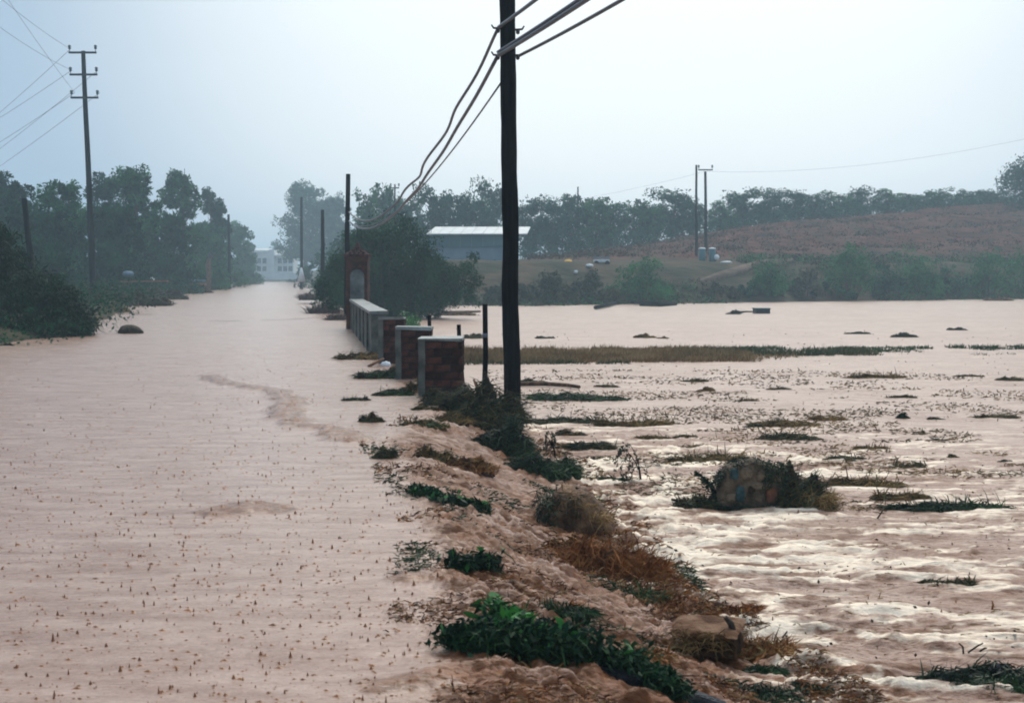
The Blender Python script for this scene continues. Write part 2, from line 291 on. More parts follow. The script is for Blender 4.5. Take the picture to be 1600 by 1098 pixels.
# ------------------------------------------------------------------ lie of the land
LIPP = [(5.0, -.30), (6.0, -.30), (7.66, -.36), (9.5, -.50), (12.0, -.85), (15.3, -1.35), (18, -1.15), (21, -1.0), (47, -5.1), (120, -16.3), (420, -62)]
TOEP = [(5.0, 1.9), (7.6, 1.70), (8.1, 1.57), (10.1, 1.15), (12.9, .95), (16.1, .72), (21.6, .12), (24, -.35), (47, -3.6), (120, -14.5), (420, -59)]
LOW = -0.5
def lip(y): return np.interp(y, *zip(*LIPP))
def toe(y): return np.interp(y, *zip(*TOEP))
def shore_l(y): return np.where(y < 40, -12.9, -12.9 - .205 * (y - 40))
def shore_r(x): return 102 + .62 * np.maximum(x - 1, 0) + .1 * np.minimum(x + 5, 0)
def level(x, y):
    t = (x - lip(y)) / (toe(y) - lip(y)); return LOW * ss(t)
def ground_z(x, y):
    z = np.full(np.shape(x), -1.15)
    l = shore_l(y) - x; l = l + 3 * (fbm(x * .12, y * .06, 5, 3) - .5)
    z = np.maximum(z, -1.15 + 1.35 * ss(l / 3 + .6) + .25 * fbm(x * .4, y * .4, 6, 3) * ss(l / 2))
    z = np.maximum(z, -1.15 + 1.4 * ss((y - 320) / 30))
    s = y - shore_r(x) + 3 * (fbm(x * .15, y * .15, 7, 3) - .5)
    road = ss((x - (-.155 * (y - 21) + 2)) / 3)          # only right of the road
    a = np.clip(x / np.maximum(y, 1), 0, .5)
    top = np.interp(a, [0, .05, .09, .18, .27, .36, .5], [3.2, 4.2, 5.3, 8.0, 9.9, 12.1, 14])
    bank = -1.15 + 4.0 * ss(s / 15 + .1)
    hill = 2.85 + (top - 2.85) * np.clip((s - 15) / 42 + .05 * np.sin((s + 6 * fbm(x * .1, y * .1, 9, 2)) * .55), 0, 1)
    zr = np.where(s < 16, bank, np.maximum(bank, hill)) + .5 * (fbm(x * .25, y * .25, 8, 4) - .5) * ss(s / 6)
    return np.where(road > 0, np.maximum(z, -1.15 + (zr + 1.15) * road), z)

def grid_mesh(name, X, Y, Z, mat_, attrs, **props):
    h, w = X.shape
    g = Geo(); i = (np.arange(h - 1)[:, None] * w + np.arange(w - 1)[None]).ravel()
    g.add(np.stack([X, Y, Z], -1).reshape(-1, 3), np.stack([i, i + 1, i + w + 1, i + w], -1), 0, True)
    o = g.build(name, mat_, **props)
    for k, a in attrs.items():
        t = o.data.attributes.new(k, 'FLOAT', 'POINT'); t.data.foreach_set('value', a.astype(np.float32).ravel())
    return o
# ground: one sheet out to the horizon
ys = np.concatenate([[-1500, -300, -60, -10], np.linspace(0, 90, 60), np.linspace(91, 260, 190), np.geomspace(264, 1500, 40)])
us = np.concatenate([[-1500, -600, -260], np.linspace(-120, -40, 50), np.linspace(-39.6, 110, 260), [150, 260, 600, 1500]])
X, Y = np.meshgrid(us, ys)
Z = ground_z(X, Y); s_ = Y - shore_r(X)
red = ss((s_ - 17) / 6) * ss((X - 2 + 8 * fbm(X * .1, Y * .1, 3)) / 10)
grid_mesh('ground', X, Y, Z, M['earth'], {'red': red}, kind='structure')

# flood water: one sheet over road and field
v = np.linspace(1 / 5.2, 1 / 125., 570); yy = np.concatenate([[-40, -10, 0, 3], 1 / v, np.geomspace(128, 460, 50)])
uu = np.concatenate([[-6, -3, -1.6, -.9, -.6], np.linspace(-.43, .43, 780), [.6, .9, 1.6, 3, 6]])
U, Y = np.meshgrid(uu, yy); X = U * (np.maximum(Y, 4) + 2.5)
lp, te = lip(Y), toe(Y); t = (X - lp) / (te - lp)
ts = ss((t + .12) / .25) * ss((1.35 - t) / .4) * ss((30 - Y) / 8)       # rough slope
lowf = ss((t - .7) / .4)                                                  # field side
fade = ss((70 - Y) / 50)
Z = level(X, Y)
wx = 1.2 * (fbm(X * .7, Y * .7, 21, 3) - .5); wy = .55 * (fbm(X * .5 + 9, Y * .9, 22, 3) - .5)
# left: slow even wavelets
left = 1 - ss((t + .15) / .3)
Z = Z + left * fade * (.008 * (fbm(X * .9, Y * 2.4, 11, 3) - .5) + .009 * (fbm(X * 4, Y * 14, 12, 3) - .5) * ss((25 - Y) / 12))
# slope: tumbling brown lumps
l1 = fbm((X + wx) * 2.2, (Y + wy) * 3.0, 31, 5, .6); l2 = 1 - np.abs(2 * fbm(X * 3.2 + wx * 2, Y * 5.5 + wy * 3, 41, 4, .55) - 1)
l3 = fbm((X + wx) * 7, (Y + wy) * 12, 45, 4, .62)
l4 = fbm((X + wx) * 16, (Y + wy) * 24, 47, 3, .6)
Z = Z + ts * (.11 * (l1 - .5) + .05 * (l2 ** 3 - .4) + .115 * (l3 - .5) + .05 * (l4 - .5) * ss((16 - Y) / 4))
# field: long rolling streaks across the current, strongest just past the drop
dt = (X - te)
strong = lowf * (np.exp(-np.maximum(dt - .2, 0) / 4.5) * ss((24 - Y) / 7) * 1.0 + .16)
rd = 1 - np.abs(2 * fbm((X + wx) * .55 + .15 * Y, (Y + wy * .9) * 2.1, 51, 3, .5) - 1)
rd2 = 1 - np.abs(2 * fbm((X + wx) * 1.3, (Y + wy) * 5.2, 61, 3, .5) - 1)
rd3 = fbm((X + wx) * 4.5, (Y + wy * .6) * 15, 65, 4, .6)
Z = Z + strong * fade * (.055 * (rd ** 3 - .3) + .030 * (rd2 ** 3 - .3) + (.045 + .05 * ss((rd - .6) / .3)) * (rd3 - .5)) + lowf * fade * .02 * (fbm(X * 3, Y * 6, 71, 4) - .5)
calm = ss((Y - 22) / 10)
brk = fbm((X + wx) * 2.2, (Y + wy) * 5.5, 78, 5, .68)
foam = strong * (ss((rd * .5 + rd2 * .22 + brk * .5 - .765) / .17) * 1.0 + .25 * ss((rd2 - .8) / .15) * ss((brk - .45) / .2)) + np.exp(-((dt - .1) / .3) ** 2) * ss((17 - Y) / 5) * ss((brk - .42) / .2) * .6
foam = foam + lowf * strong * ss((fbm(X * .5, Y * .8, 77, 3) - .5) / .2) * .22
mud_shade = ts * np.clip(ss((fbm(X * 1.5, Y * 2.2, 81, 4) - .40) / .2) * .55 + ss((.56 - l3) / .15) * .34 + ss((.54 - l4) / .15) * .16 + ss((.5 - l1) / .2) * .2 + .06, 0, .85) + lowf * strong * ss((fbm(X * 1.1 + 4, Y * 2.6, 83, 4) - .52) / .15) * .42  # silt patches, with troughs coloured darker to stand in for shade
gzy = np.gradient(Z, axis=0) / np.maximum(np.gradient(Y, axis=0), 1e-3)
mud_shade = mud_shade + ts * ss((gzy - .05) / .45) * .55  # painted shade: brown tint on wave faces turned toward the camera
foam = foam * (1 - .7 * ts * ss((gzy - .1) / .3))
mud_shade = mud_shade + lowf * strong * ss((gzy - .12) / .35) * .35  # same painted shade on camera-facing sides of the field waves
mud_shade = mud_shade + lowf * ss((fbm(X * .6, Y * .9, 86, 5) - .52) / .12) * .30 * ss((38 - Y) / 8) + lowf * ss((fbm(X * .12, Y * .5, 88, 5) - .5) / .1) * .12 + left * ss((fbm(X * .35, Y * 1.4, 87, 4) - .56) / .1) * .10
# wrinkle lines drifting on the road
def polyline(pts, wid, amp):
    global Z, mud_shade
    P = [on(*p)[:2] for p in pts]; d = np.full(X.shape, 9.0)
    for (a, b) in zip(P[:-1], P[1:]):
        ab = b - a; q = np.clip(((X - a[0]) * ab[0] + (Y - a[1]) * ab[1]) / (ab @ ab), 0, 1)
        sx = X - a[0] - q * ab[0]; sy = Y - a[1] - q * ab[1]; d = np.minimum(d, np.hypot(sx * .8, sy * .9))
    w = wid * (.3 + 1.4 * fbm(X * 2.5, Y * 2.5, 91, 3)); k = np.exp(-(d / w) ** 4)
    Z = Z + k * amp * (fbm(X * 8, Y * 14, 92, 3)); mud_shade = mud_shade + k * .95
polyline([(330, 588), (355, 600), (400, 606), (438, 612), (455, 626), (445, 652), (470, 664), (520, 672), (560, 690)], .17, .07)
polyline([(350, 803), (395, 790), (420, 796)], .15, .04)
polyline([(640, 905), (690, 900), (720, 908)], .1, .04)
polyline([(600, 1075), (700, 1055), (760, 1060)], .08, .03)
polyline([(150, 487), (240, 492)], .3, .02); polyline([(330, 502), (440, 500), (500, 496)], .25, .02)
Z = np.where(Y > 330, -.4, Z)
def surf_z(x, y):
    i = np.clip(np.searchsorted(yy, y), 0, len(yy) - 1); j = np.clip(np.searchsorted(uu, x / (np.maximum(y, 4) + 2.5)), 0, len(uu) - 1); return Z[i, j]
grid_mesh('flood_water', X, Y, Z, M['water'], {'foam': np.clip(foam, 0, 1), 'mud': np.clip(mud_shade, 0, 1), 'chop': np.clip(ts + strong + .28 * lowf, 0, 1)}, kind='structure')

# ------------------------------------------------------------------ foliage kit
def rnd_dirs(n, rng):
    d = rng.normal(size=(n, 3)); return d / np.linalg.norm(d, axis=1)[:, None]
def leaves(g, c, size, rng, mat=0, out=None, droop=0.0, aspect=.5):
    n = len(c); d = rnd_dirs(n, rng)
    if out is not None: d = d + out * .7
    d[:, 2] -= droop; d /= np.linalg.norm(d, axis=1)[:, None]
    b = np.cross(d, rnd_dirs(n, rng)); b /= np.linalg.norm(b, axis=1)[:, None] + 1e-9
    L = (size * rng.uniform(.6, 1.4, n))[:, None]; w = L * aspect
    v = np.stack([c - d * L * .5, c + b * w * .5, c + d * L * .5, c - b * w * .5], 1).reshape(-1, 3)
    g.add(v, np.arange(n * 4).reshape(-1, 4), mat)
def blades(g, base, d, L, w, droop, rng, mat=0):
    n = len(base); d = d / (np.linalg.norm(d, axis=1)[:, None] + 1e-9)
    b = np.cross(d, rnd_dirs(n, rng)); b /= np.linalg.norm(b, axis=1)[:, None] + 1e-9; b = b * np.reshape(w, (-1, 1)) / 2
    L = np.reshape(L, (-1, 1)); dz = np.zeros((n, 3)); dz[:, 2] = 1
    droop = np.reshape(droop, (-1, 1))
    m1 = base + d * L * .5; tip = base + d * L * (1 - .2 * droop) - dz * L * droop
    v = np.stack([base - b, base + b, m1 + b * .8, m1 - b * .8, tip], 1).reshape(-1, 3)
    i = np.arange(n)[:, None] * 5
    g.add(v, [i + np.array([[0, 1, 2, 3]]), i + np.array([[3, 2, 4]])], mat)
def crown(g, lobes, nl, size, rng, sub=7, droop=0.0, aspect=.5, mat=0):
    """lobes: (centre, radius). Leaves in clusters round sub-centres: ragged outline with gaps."""
    tot = sum(r ** 2 for _, r in lobes)
    for c, r in lobes:
        k = max(3, int(sub)); sc = np.array(c) + rnd_dirs(k, rng) * r * rng.uniform(.35, .95, (k, 1)) * [1, 1, .85]
        n = max(8, int(nl * r * r / tot)); w = rng.integers(0, k, n); rr = r * rng.uniform(.25, .68, k)
        dd = rnd_dirs(n, rng); p = sc[w] + dd * (rr[w] * rng.uniform(.2, 1.0, n) ** .5)[:, None]
        if droop: p[:, 2] -= rng.uniform(0, 1, n) ** 2 * droop * r
        leaves(g, p, size, rng, mat, out=dd, droop=droop, aspect=aspect)
def tree(name, label, cat, loc, h, w, seed, leaf, mleaf, nl=5000, trunk=.35, lobes=10, droop=0.0, group=None, bare=.3, tall=1.0, aspect=.5, rz=0):
    rng = np.random.default_rng(seed); root = thing(name, label, cat, loc, rz, group)
    LB = []; ch = h * (1 - bare)
    for k in range(lobes):
        f = (k + .5) / lobes; zz = h * bare + ch * (.12 + .76 * f)
        rad = w * .5 * math.sqrt(max(.08, 1 - (2 * f - 1) ** 2 * .8)) * .62
        a = k * 2.4 + rng.uniform(-.5, .5); rr = rad * rng.uniform(.45, 1.0)
        LB.append((np.array([math.cos(a) * rr, math.sin(a) * rr, zz + rng.uniform(-.05, .05) * h]), w * rng.uniform(.17, .27)))
    g = Geo(); tw = w * .035 * trunk / .35; p0 = np.array([0, 0, -.9]); bend = rng.uniform(-.06, .06, 2) * h
    tp = np.array([[0, 0, -.9], [bend[0] * .4, bend[1] * .4, h * .25], [bend[0], bend[1], h * .55], [bend[0] * 1.3, bend[1], h * .9]])
    g.tube(tp, [tw, tw * .8, tw * .5, tw * .15], 7)
    for c, r in LB:
        s0 = tp[1] + (tp[2] - tp[1]) * rng.uniform(0, 1); mid = (s0 + c) / 2 + [0, 0, -.05 * h]
        g.tube([s0, mid, c], [tw * .4, tw * .25, tw * .08], 5)
    g.build('trunk', M['bark'], root)
    g = Geo(); crown(g, LB, nl, leaf, rng, 8, droop, aspect); g.build('crown', mleaf, root)
    return root
def bush(name, label, cat, loc, w, d, h, seed, leaf, mleaf, nl=3000, lobes=9, droop=0.0, group=None, aspect=.5, stems=True, sub=7):
    rng = np.random.default_rng(seed); root = thing(name, label, cat, loc, 0, group); LB = []
    for k in range(lobes):
        a = rng.uniform(0, 6.28); q = math.sqrt(rng.uniform(0, 1)); x = math.cos(a) * q; y = math.sin(a) * q
        r = h * rng.uniform(.2, .34); zt = h * math.sqrt(max(.1, 1 - q * q)) - r
        LB.append((np.array([x * w * .42, y * d * .42, max(r * .3, zt * rng.uniform(.35, 1))]), r))
    LB.append((np.array([0, 0, h * .7]), h * .3))
    g = Geo(); crown(g, LB, nl, leaf, rng, sub, droop, aspect); g.build('foliage', mleaf, root)
    if stems:
        g = Geo()
        for c, r in LB: g.tube([np.array([c[0] * .3, c[1] * .3, -.7]), c * [.7, .7, .5], c], [h * .012, h * .008, h * .003], 5)
        g.build('stem', M['bark'], root)
    return root

# ------------------------------------------------------------------ hillside, far trees
# poles along the hill and the road
def pole(name, label, base, top, r0, r1, m, arms=(), cat='pole', group=None):
    root = thing(name, label, cat, base, 0, group); b = np.array(base); tpt = np.array(top) - b
    g = Geo(); n = 9; ks = np.linspace(0, 1, n)[:, None]; pts = ks * tpt; rng = np.random.default_rng(int(abs(b[0]) * 100) % 999)
    pts[1:-1, :2] += rng.uniform(-.015, .015, (n - 2, 2)); pts = np.vstack([[0, 0, -1.3], pts[0:]])
    if r0 > .1 and b[1] < 30:
        kk = np.linspace(0, 1, 60); pts = np.stack([np.interp(kk, np.linspace(0, 1, len(pts)), pts[:, q]) for q in range(3)], 1); pts[:, :2] += .012 * (fbm(kk * 14, kk * 0, 66, 3)[:, None] - .5)
        g.tube(pts, np.interp(kk, [0, 1], [r0 * 1.05, r1]) * (.94 + .12 * fbm(kk * 22, kk * 0 + 3, 67, 3)), 22)
    else: g.tube(pts, np.concatenate([[r0 * 1.05], np.linspace(r0, r1, n)]), 14)
    g.build('pole_shaft', m, root)
    for (z, wd) in arms:
        g = Geo(); c = tpt * (z / tpt[2]); g.box(c + [0, -.02 - r1, 0], (wd, .12, .12)); g.build('crossarm', M['steel'], root)
        for sx in (-1, 1):
            g = Geo(); p = c + [sx * wd * .47, -.02 - r1, .06]
            g.tube([p, p + [0, 0, .18]], [.02, .02], 6); g.tube([p + [0, 0, .14], p + [0, 0, .2], p + [0, 0, .28], p + [0, 0, .34], p + [0, 0, .42]], [.05, .1, .07, .11, .05], 9)
            g.build('insulator', M['porcelain'], root)
    return root
MAINB = on(801, 664, -.35); MAINT = at(790, -130, MAINB[1])
pm = pole('utility_pole', 'thick tarred black wooden pole rising out of frame, tallest and nearest, beside brick piers', MAINB, MAINT, .118, .108, M['pole'])
FARB = at(541, 520, 57); FART = at(544, 272, 57)
pole('utility_pole', 'slim black pole above the tiled gate pillar where the sagging cables end', (FARB[0], 57, -.3), FART, .11, .09, M['pole'])
LB_ = on(147, 472, 0); LT = at(130, 80, LB_[1])
TZ = LT[2]
lp_ = pole('power_line_pole', 'tall grey power pole with three crossarms and six insulators at left treeline', LB_, LT, .22, .13, M['pole_grey'],
     arms=((TZ - .12, 1.75), (TZ - 1.5, 1.75), (TZ - 2.95, 1.75)))
def plain(px0, py0, px1, py1, Yd, zb, r, label, arms=(), m='pole_grey', r1=None, name='utility_pole'):
    b = at(px0, py0, Yd); b[2] = zb; t_ = at(px1, py1, Yd); return pole(name, label, b, t_, r, r1 or r * .7, M[m], arms)
plain(56, 460, 38, 310, 62, .2, .16, 'short dark leaning pole among the trees behind the left bush')
plain(359, 440, 357, 335, 172, .2, .2, 'distant pole in front of the last tall tree on the left')
plain(471, 440, 471, 308, 170, .1, .2, 'distant thin pole before the big pale round tree by the road')
plain(504, 440, 504, 328, 96, .1, .16, 'stout brownish pole left of the drooping bush by the road')
plain(617, 380, 617, 288, 150, 2.0, .12, 'small distant pole with crossarm seen between tree tops above the drooping bush', arms=((8.8, .9),))
plain(903, 400, 903, 292, 185, 4, .14, 'thin distant pole sticking out of the trees right of the black pole')
p1 = plain(1088, 412, 1088, 258, 135, 2.8, .14, 'bare slender pole on the bank, left of the pole with one crossarm')
p2 = plain(1103, 410, 1102, 268, 140, 2.8, .17, 'pole with single crossarm at its top standing on the bank', arms=((7.35 + 1.8, 1.4),))

# cables
def cable(name, label, p0, p1_, sag, r, m, wig=0.0, group=None, n=40, nn=7):
    p0 = np.array(p0, float); p1_ = np.array(p1_, float); k = np.linspace(0, 1, n)[:, None]
    p = p0 + (p1_ - p0) * k; p[:, 2:] -= sag * 4 * k * (1 - k)
    if wig:
        rng = np.random.default_rng(4); ph = k[:, 0]
        env = np.sin(np.pi * np.clip(ph / .45, 0, 1))
        p[:, 0] += wig * env * np.sin(ph * 46) ; p[:, 2] += wig * .9 * env * np.cos(ph * 37)
    g = Geo(); g.tube(p - p0, r, nn); return g.build(name, m, None, p0, label=label, category='cable', group=group)
YB = MAINB[1]
hk = [at(779, 45, YB), at(779, 87, YB), at(808, 47, YB), at(808, 87, YB)]
def hook(p, s):
    g = Geo(); p = p - MAINB; g.tube([p + [-s * .03, 0, 0], p + [s * .07, -.02, .005], p + [s * .10, -.02, .05]], [.018, .016, .012], 6)
    g.tube([p + [s * .01, -.07, -.03], p + [s * .01, .05, -.03]], .028, 8); g.build('cable_hook', M['steel'], pm)
for p, s in ((hk[0], -1), (hk[1], -1), (hk[2], 1), (hk[3], 1)): hook(p, s)
# wire band round the pole
g = Geo(); q = at(798, 524, YB) - MAINB; th = np.linspace(0, 2 * np.pi, 17)
g.tube([q + [math.cos(a) * .118, math.sin(a) * .118, .01 * math.sin(a)] for a in th], .006, 5, cap=False); g.build('wire_band', M['wire'], pm)
fa = at(545, 331, 57); fb = at(545, 347, 57)
GC = 'telephone cables along the road'
cable('telephone_cable', 'upper wavy cable sagging from the black pole to the slim far pole', hk[0] + [0, -.07, 0], fa, 1.25, np.linspace(.024, .03, 90), M['cable'], wig=.07, n=90)
cable('telephone_cable', 'thick lower cable sagging from the black pole to the slim far pole', hk[1] + [0, -.07, 0], fb + [0, 0, .05], 1.12, .028, M['cable'], wig=.02, n=70)
cable('telephone_cable', 'thinnest cable hanging straight under the other two left of the black pole', at(784, 128, YB + .1), fb + [.1, 0, -.05], .78, .014, M['cable'])
nx = np.array([6.3, -13, 5.0])
cable('telephone_cable', 'single cable leaving the highest hook towards the top right', hk[0] + [0, -.1, 0], nx + [0, 0, .75], .45, .026, M['cable'])
cable('telephone_cable', 'thick dark cable leaving the second hook towards the top right', hk[1] + [0, -.1, -.01], nx + [0, 0, .1], .42, .030, M['cable'])
cable('telephone_cable', 'pale cable lying against the thick dark one towards the top right', hk[1] + [-.01, -.13, .03], nx + [0.02, 0, .2], .42, .020, M['wire'])
cable('telephone_cable', 'lowest separate cable leaving the right side of the black pole', hk[3] + [.03, -.05, -.01], nx + [.35, 0, -.05], .45, .022, M['cable'])
# wires of the power line
tips = [(110, 77), (112, 110), (117, 145), (152, 77), (153, 110), (156, 145)]
ends = [(-160, 292, 200), (-160, 262, 200), (-160, 300, 200), (-160, 335, 200), (-160, 352, 200)]
srcs = [tips[0], tips[1], tips[2], tips[4], tips[5]]
words_ = ['from the top left insulator', 'from the middle left insulator', 'from the bottom left insulator', 'from the middle right insulator', 'from the bottom right insulator']
for (a, b, wd) in zip(srcs, ends, words_):
    cable('power_wire', 'thin wire running down and left ' + wd + ' of the tall power pole', at(*a, LB_[1]), at(*b), .8, .013, M['wire'], nn=5, n=24)
for k, (a, wd) in enumerate(((tips[0], 'top left'), (tips[1], 'middle left'), (tips[2], 'bottom left'))):
    cable('power_wire', 'thin wire rising to the upper left frame corner from the ' + wd + ' insulator', at(*a, LB_[1] - .2), at((-60, -50, -60)[k], (-56, 5, -112)[k], 74), .25, .011, M['wire'], nn=5, n=24)
wa = at(1102, 268, 140)
cable('power_wire', 'faint wire crossing the sky right of the single crossarm pole', wa, at(1720, 190, 110), 1.2, .008, M['wire'], nn=5, n=24)
cable('power_wire', 'faint wire crossing the sky between black pole and the single crossarm pole', wa, at(700, 322, 260), 1.5, .009, M['wire'], nn=5, n=24)

# hill crest trees
protos = [tree('orchard_tree', 'x', 'tree', (0, 0, -50), 5.5, 5.2, 100 + k, .27, M['tree_b' if k % 2 else 'tree_a'], nl=5200, lobes=14, bare=.0, trunk=.3, group='trees along the hill crest') for k in range(4)]
crest = [(575, 312, 55, 165), (600, 292, 60, 180), (640, 318, 50, 165), (675, 303, 62, 170), (712, 306, 58, 168), (745, 312, 50, 170), (766, 293, 48, 175),
         (832, 318, 60, 165), (862, 320, 55, 162), (895, 308, 56, 166), (930, 312, 60, 165), (950, 322, 50, 158), (990, 316, 60, 162), (1020, 324, 50, 158), (1050, 303, 66, 160),
         (1082, 318, 46, 166), (1125, 320, 50, 168), (1165, 302, 66, 170), (1205, 304, 50, 172), (1238, 302, 46, 172), (1270, 306, 44, 174), (1305, 304, 50, 172), (1342, 299, 54, 172),
         (1385, 300, 58, 174), (1425, 305, 44, 176), (1462, 299, 52, 176), (1500, 302, 38, 178), (1532, 300, 46, 178), (1560, 303, 40, 180)]
places = ['left end of the row, above the drooping bush', 'tallest of the left end, above the drooping bush', 'low, over the left shed corner', 'first above the shed roof', 'second above the shed roof',
          'third above the shed roof', 'pointed top, hard left of the black pole', 'hard right of the black pole', 'second right of the black pole', 'under the thin distant pole', 'fourth right of the black pole',
          'lower one, fifth right of the black pole', 'sixth right of the black pole', 'small one before the broad dark crown', 'broad dark crown left of the slender pole', 'behind the slender pole', 'right of the single crossarm pole',
          'large crown, second right of the single crossarm pole', 'third right of the single crossarm pole', 'fourth right of the single crossarm pole', 'fifth right of the single crossarm pole', 'over the middle of the red slope',
          'pointed, over the red slope', 'wide, over the red slope', 'small, in the dip over the red slope', 'fifth from the right end of the crest', 'narrow, fourth from the right end', 'third from the right end', 'last small one before the big round crown']
rr_ = random.Random(5)
for k, ((px, py, wp, Yd), pl) in enumerate(zip(crest, places)):
    if px > 800: Yd = 163.4 / (1 - .62 * (px - 800) / FP) + (k * 7 % 5)
    c = at(px, py, Yd); x, y = c[0], Yd; gz = float(ground_z(np.array([x]), np.array([float(y)]))[0]); h = c[2] - gz
    src = protos[rr_.randrange(4)]; sx = wp * Yd / FP / 5.2
    o = dup(src, (x, y, gz - .1), rr_.uniform(0, 6), (sx * 1.55, sx * 1.3, (h + .3) / 5.3), 'bluish green crest tree, ' + pl)
for p in protos:
    for ch in list(p.children): bpy.data.objects.remove(ch)
    bpy.data.objects.remove(p)
c = at(1610, 268, 200); tree('round_tree', 'big dark round tree at the right frame edge on the hill top', 'tree', (c[0] + 2.2, 200, 11.5), c[2] - 11.0, 15, 77, .4, M['tree_dk'], nl=14000, bare=.0, lobes=26)

# left bank trees
LT_ = [('leafy_tree', 'green tree cut by the left frame edge behind the dark bush', 8, 272, 105, 120, 'tree_dk', .10), ('leafy_tree', 'broad green tree left of the tall power pole', 98, 270, 125, 118, 'tree_a', .12),
       ('leafy_tree', 'tree crown right behind the tall power pole', 160, 262, 80, 130, 'tree_b', .12), ('leafy_tree', 'tallest green tree with open crown right of the tall power pole', 205, 238, 104, 132, 'tree_a', .15),
       ('leafy_tree', 'tall narrow green tree, second right of the tall power pole', 280, 243, 80, 155, 'tree_a', .15), ('leafy_tree', 'dark compact tree at the right end of the left group', 334, 290, 60, 182, 'tree_dk', .2),
       ('leafy_tree', 'paler low tree fading away beyond the left group', 374, 343, 60, 240, 'bush_bank', .05), ('leafy_tree', 'faint small tree beside the white building on the left', 388, 372, 30, 300, 'bush_bank', .05),
       ('leafy_tree', 'lower dark tree left of the tall power pole, under the broad green tree', 60, 310, 120, 108, 'tree_dk', .05), ('leafy_tree', 'lower dark tree right of the power pole, under the tallest crown', 175, 310, 100, 118, 'tree_dk', .05), ('leafy_tree', 'lower tree at the right end under the dark compact tree', 325, 340, 80, 178, 'tree_a', .05), ('leafy_tree', 'lower tree filling the gap under the two tall crowns', 245, 322, 120, 138, 'tree_dk', .05)]
for k, (n, lab, px, py, wp, Yd, mm, ba) in enumerate(LT_):
    c = at(px, py, Yd); tree(n, lab, 'tree', (c[0], Yd, .15), c[2] - .15, wp * Yd / FP * .98, 200 + k, .34, M[mm], nl=12500, lobes=15, bare=0)
for k, (px, py, wp, Yd, lab) in enumerate([(60, 352, 130, 95, 'dark thicket left of the tall power pole foot'), (165, 365, 120, 112, 'dark thicket right behind the tall power pole foot'), (240, 372, 120, 130, 'dark green thicket under the tallest tree'),
                                       (305, 378, 90, 160, 'green thicket behind the pale broken trunk'), (350, 385, 70, 190, 'thicket at the foot of the distant left pole'), (386, 396, 34, 250, 'last low thicket on the left before the white building')]):
    c = at(px, py, Yd); w = wp * Yd / FP
    bush('thicket', lab, 'bush', (c[0], Yd, 0), w * 1.2, w * .7, c[2], 300 + k, .26, M['tree_dk' if k < 3 else 'tree_a'], nl=9000, lobes=26)
# big pale trees down the road
for k, (px, py, wp, lab) in enumerate([(474, 279, 96, 'huge pale round tree at the end of the road on the right'), (520, 295, 66, 'lower shoulder tree right of the huge pale round tree'), (432, 372, 36, 'small pale tree left of the huge round one, above the white building')]):
    Yd = 330 if k < 2 else 430; c = at(px, py, Yd); tree('broad_tree', lab, 'tree', (c[0], Yd, .2), c[2] - .2, wp * Yd / FP * 1.1, 340 + k, .55, M['tree_b'], nl=16000 if k < 2 else 2500, lobes=20, bare=.04)
for k, (px, py, wp, Yd, lab) in enumerate([(500, 392, 90, 190, 'pale shrub at the foot of the huge round tree'), (548, 352, 70, 150, 'bluish shrub between the slim pole and the huge round tree')]):
    c = at(px, py, Yd); w = wp * Yd / FP; bush('pale_shrub', lab, 'bush', (c[0], Yd, 0), w * 1.2, w, c[2], 360 + k, .4, M['tree_b'], nl=3500, lobes=12)

# ------------------------------------------------------------------ white building
def building():
    Yd = 380.0; c = at(428, 436, Yd); root = thing('apartment_building', 'white three storey building far off at the end of the road', 'building', (c[0], Yd, .2)); k = Yd / FP
    g = Geo(); g.box((-3.2, 0, 3.9), (5.2, 8, 7.8)); g.box((3.3, .4, 3.4), (5.0, 8, 6.8)); g.box((.1, -.4, 4.0), (1.5, 8, 8.0)); g.box((0, -3.5, .9), (15, 1.2, 1.8)); g.build('wall', M['wall_white'], root)
    g = Geo()
    for (x, w, h) in ((-3.2, 5.6, 7.2), (3.3, 5.4, 6.4)):
        v = np.array([[x - w / 2, -4.3, h], [x + w / 2, -4.3, h], [x + w / 2, 4.3, h], [x - w / 2, 4.3, h], [x - w / 2, 0, h + 1.2], [x + w / 2, 0, h + 1.2]]); g.add(v, [np.array([[0, 1, 5, 4], [2, 3, 4, 5]]), np.array([[0, 4, 3], [1, 2, 5]])])
    g.build('roof', M['shed_roof'], root)
    for x in (-4.6, -3.2, -1.8, 2.2, 3.6, 5.0):
        for z in (3.0, 5.1):
            g = Geo(); g.box((x, -4.02 + (.4 if x > 0 else 0), z), (1.05, .1, 1.3)); f = g.build('window', M['window'], root)
            g = Geo(); g.box((x, -4.07 + (.4 if x > 0 else 0), z - .72), (1.25, .2, .1)); g.build('sill', M['wall_white'], f)
building()

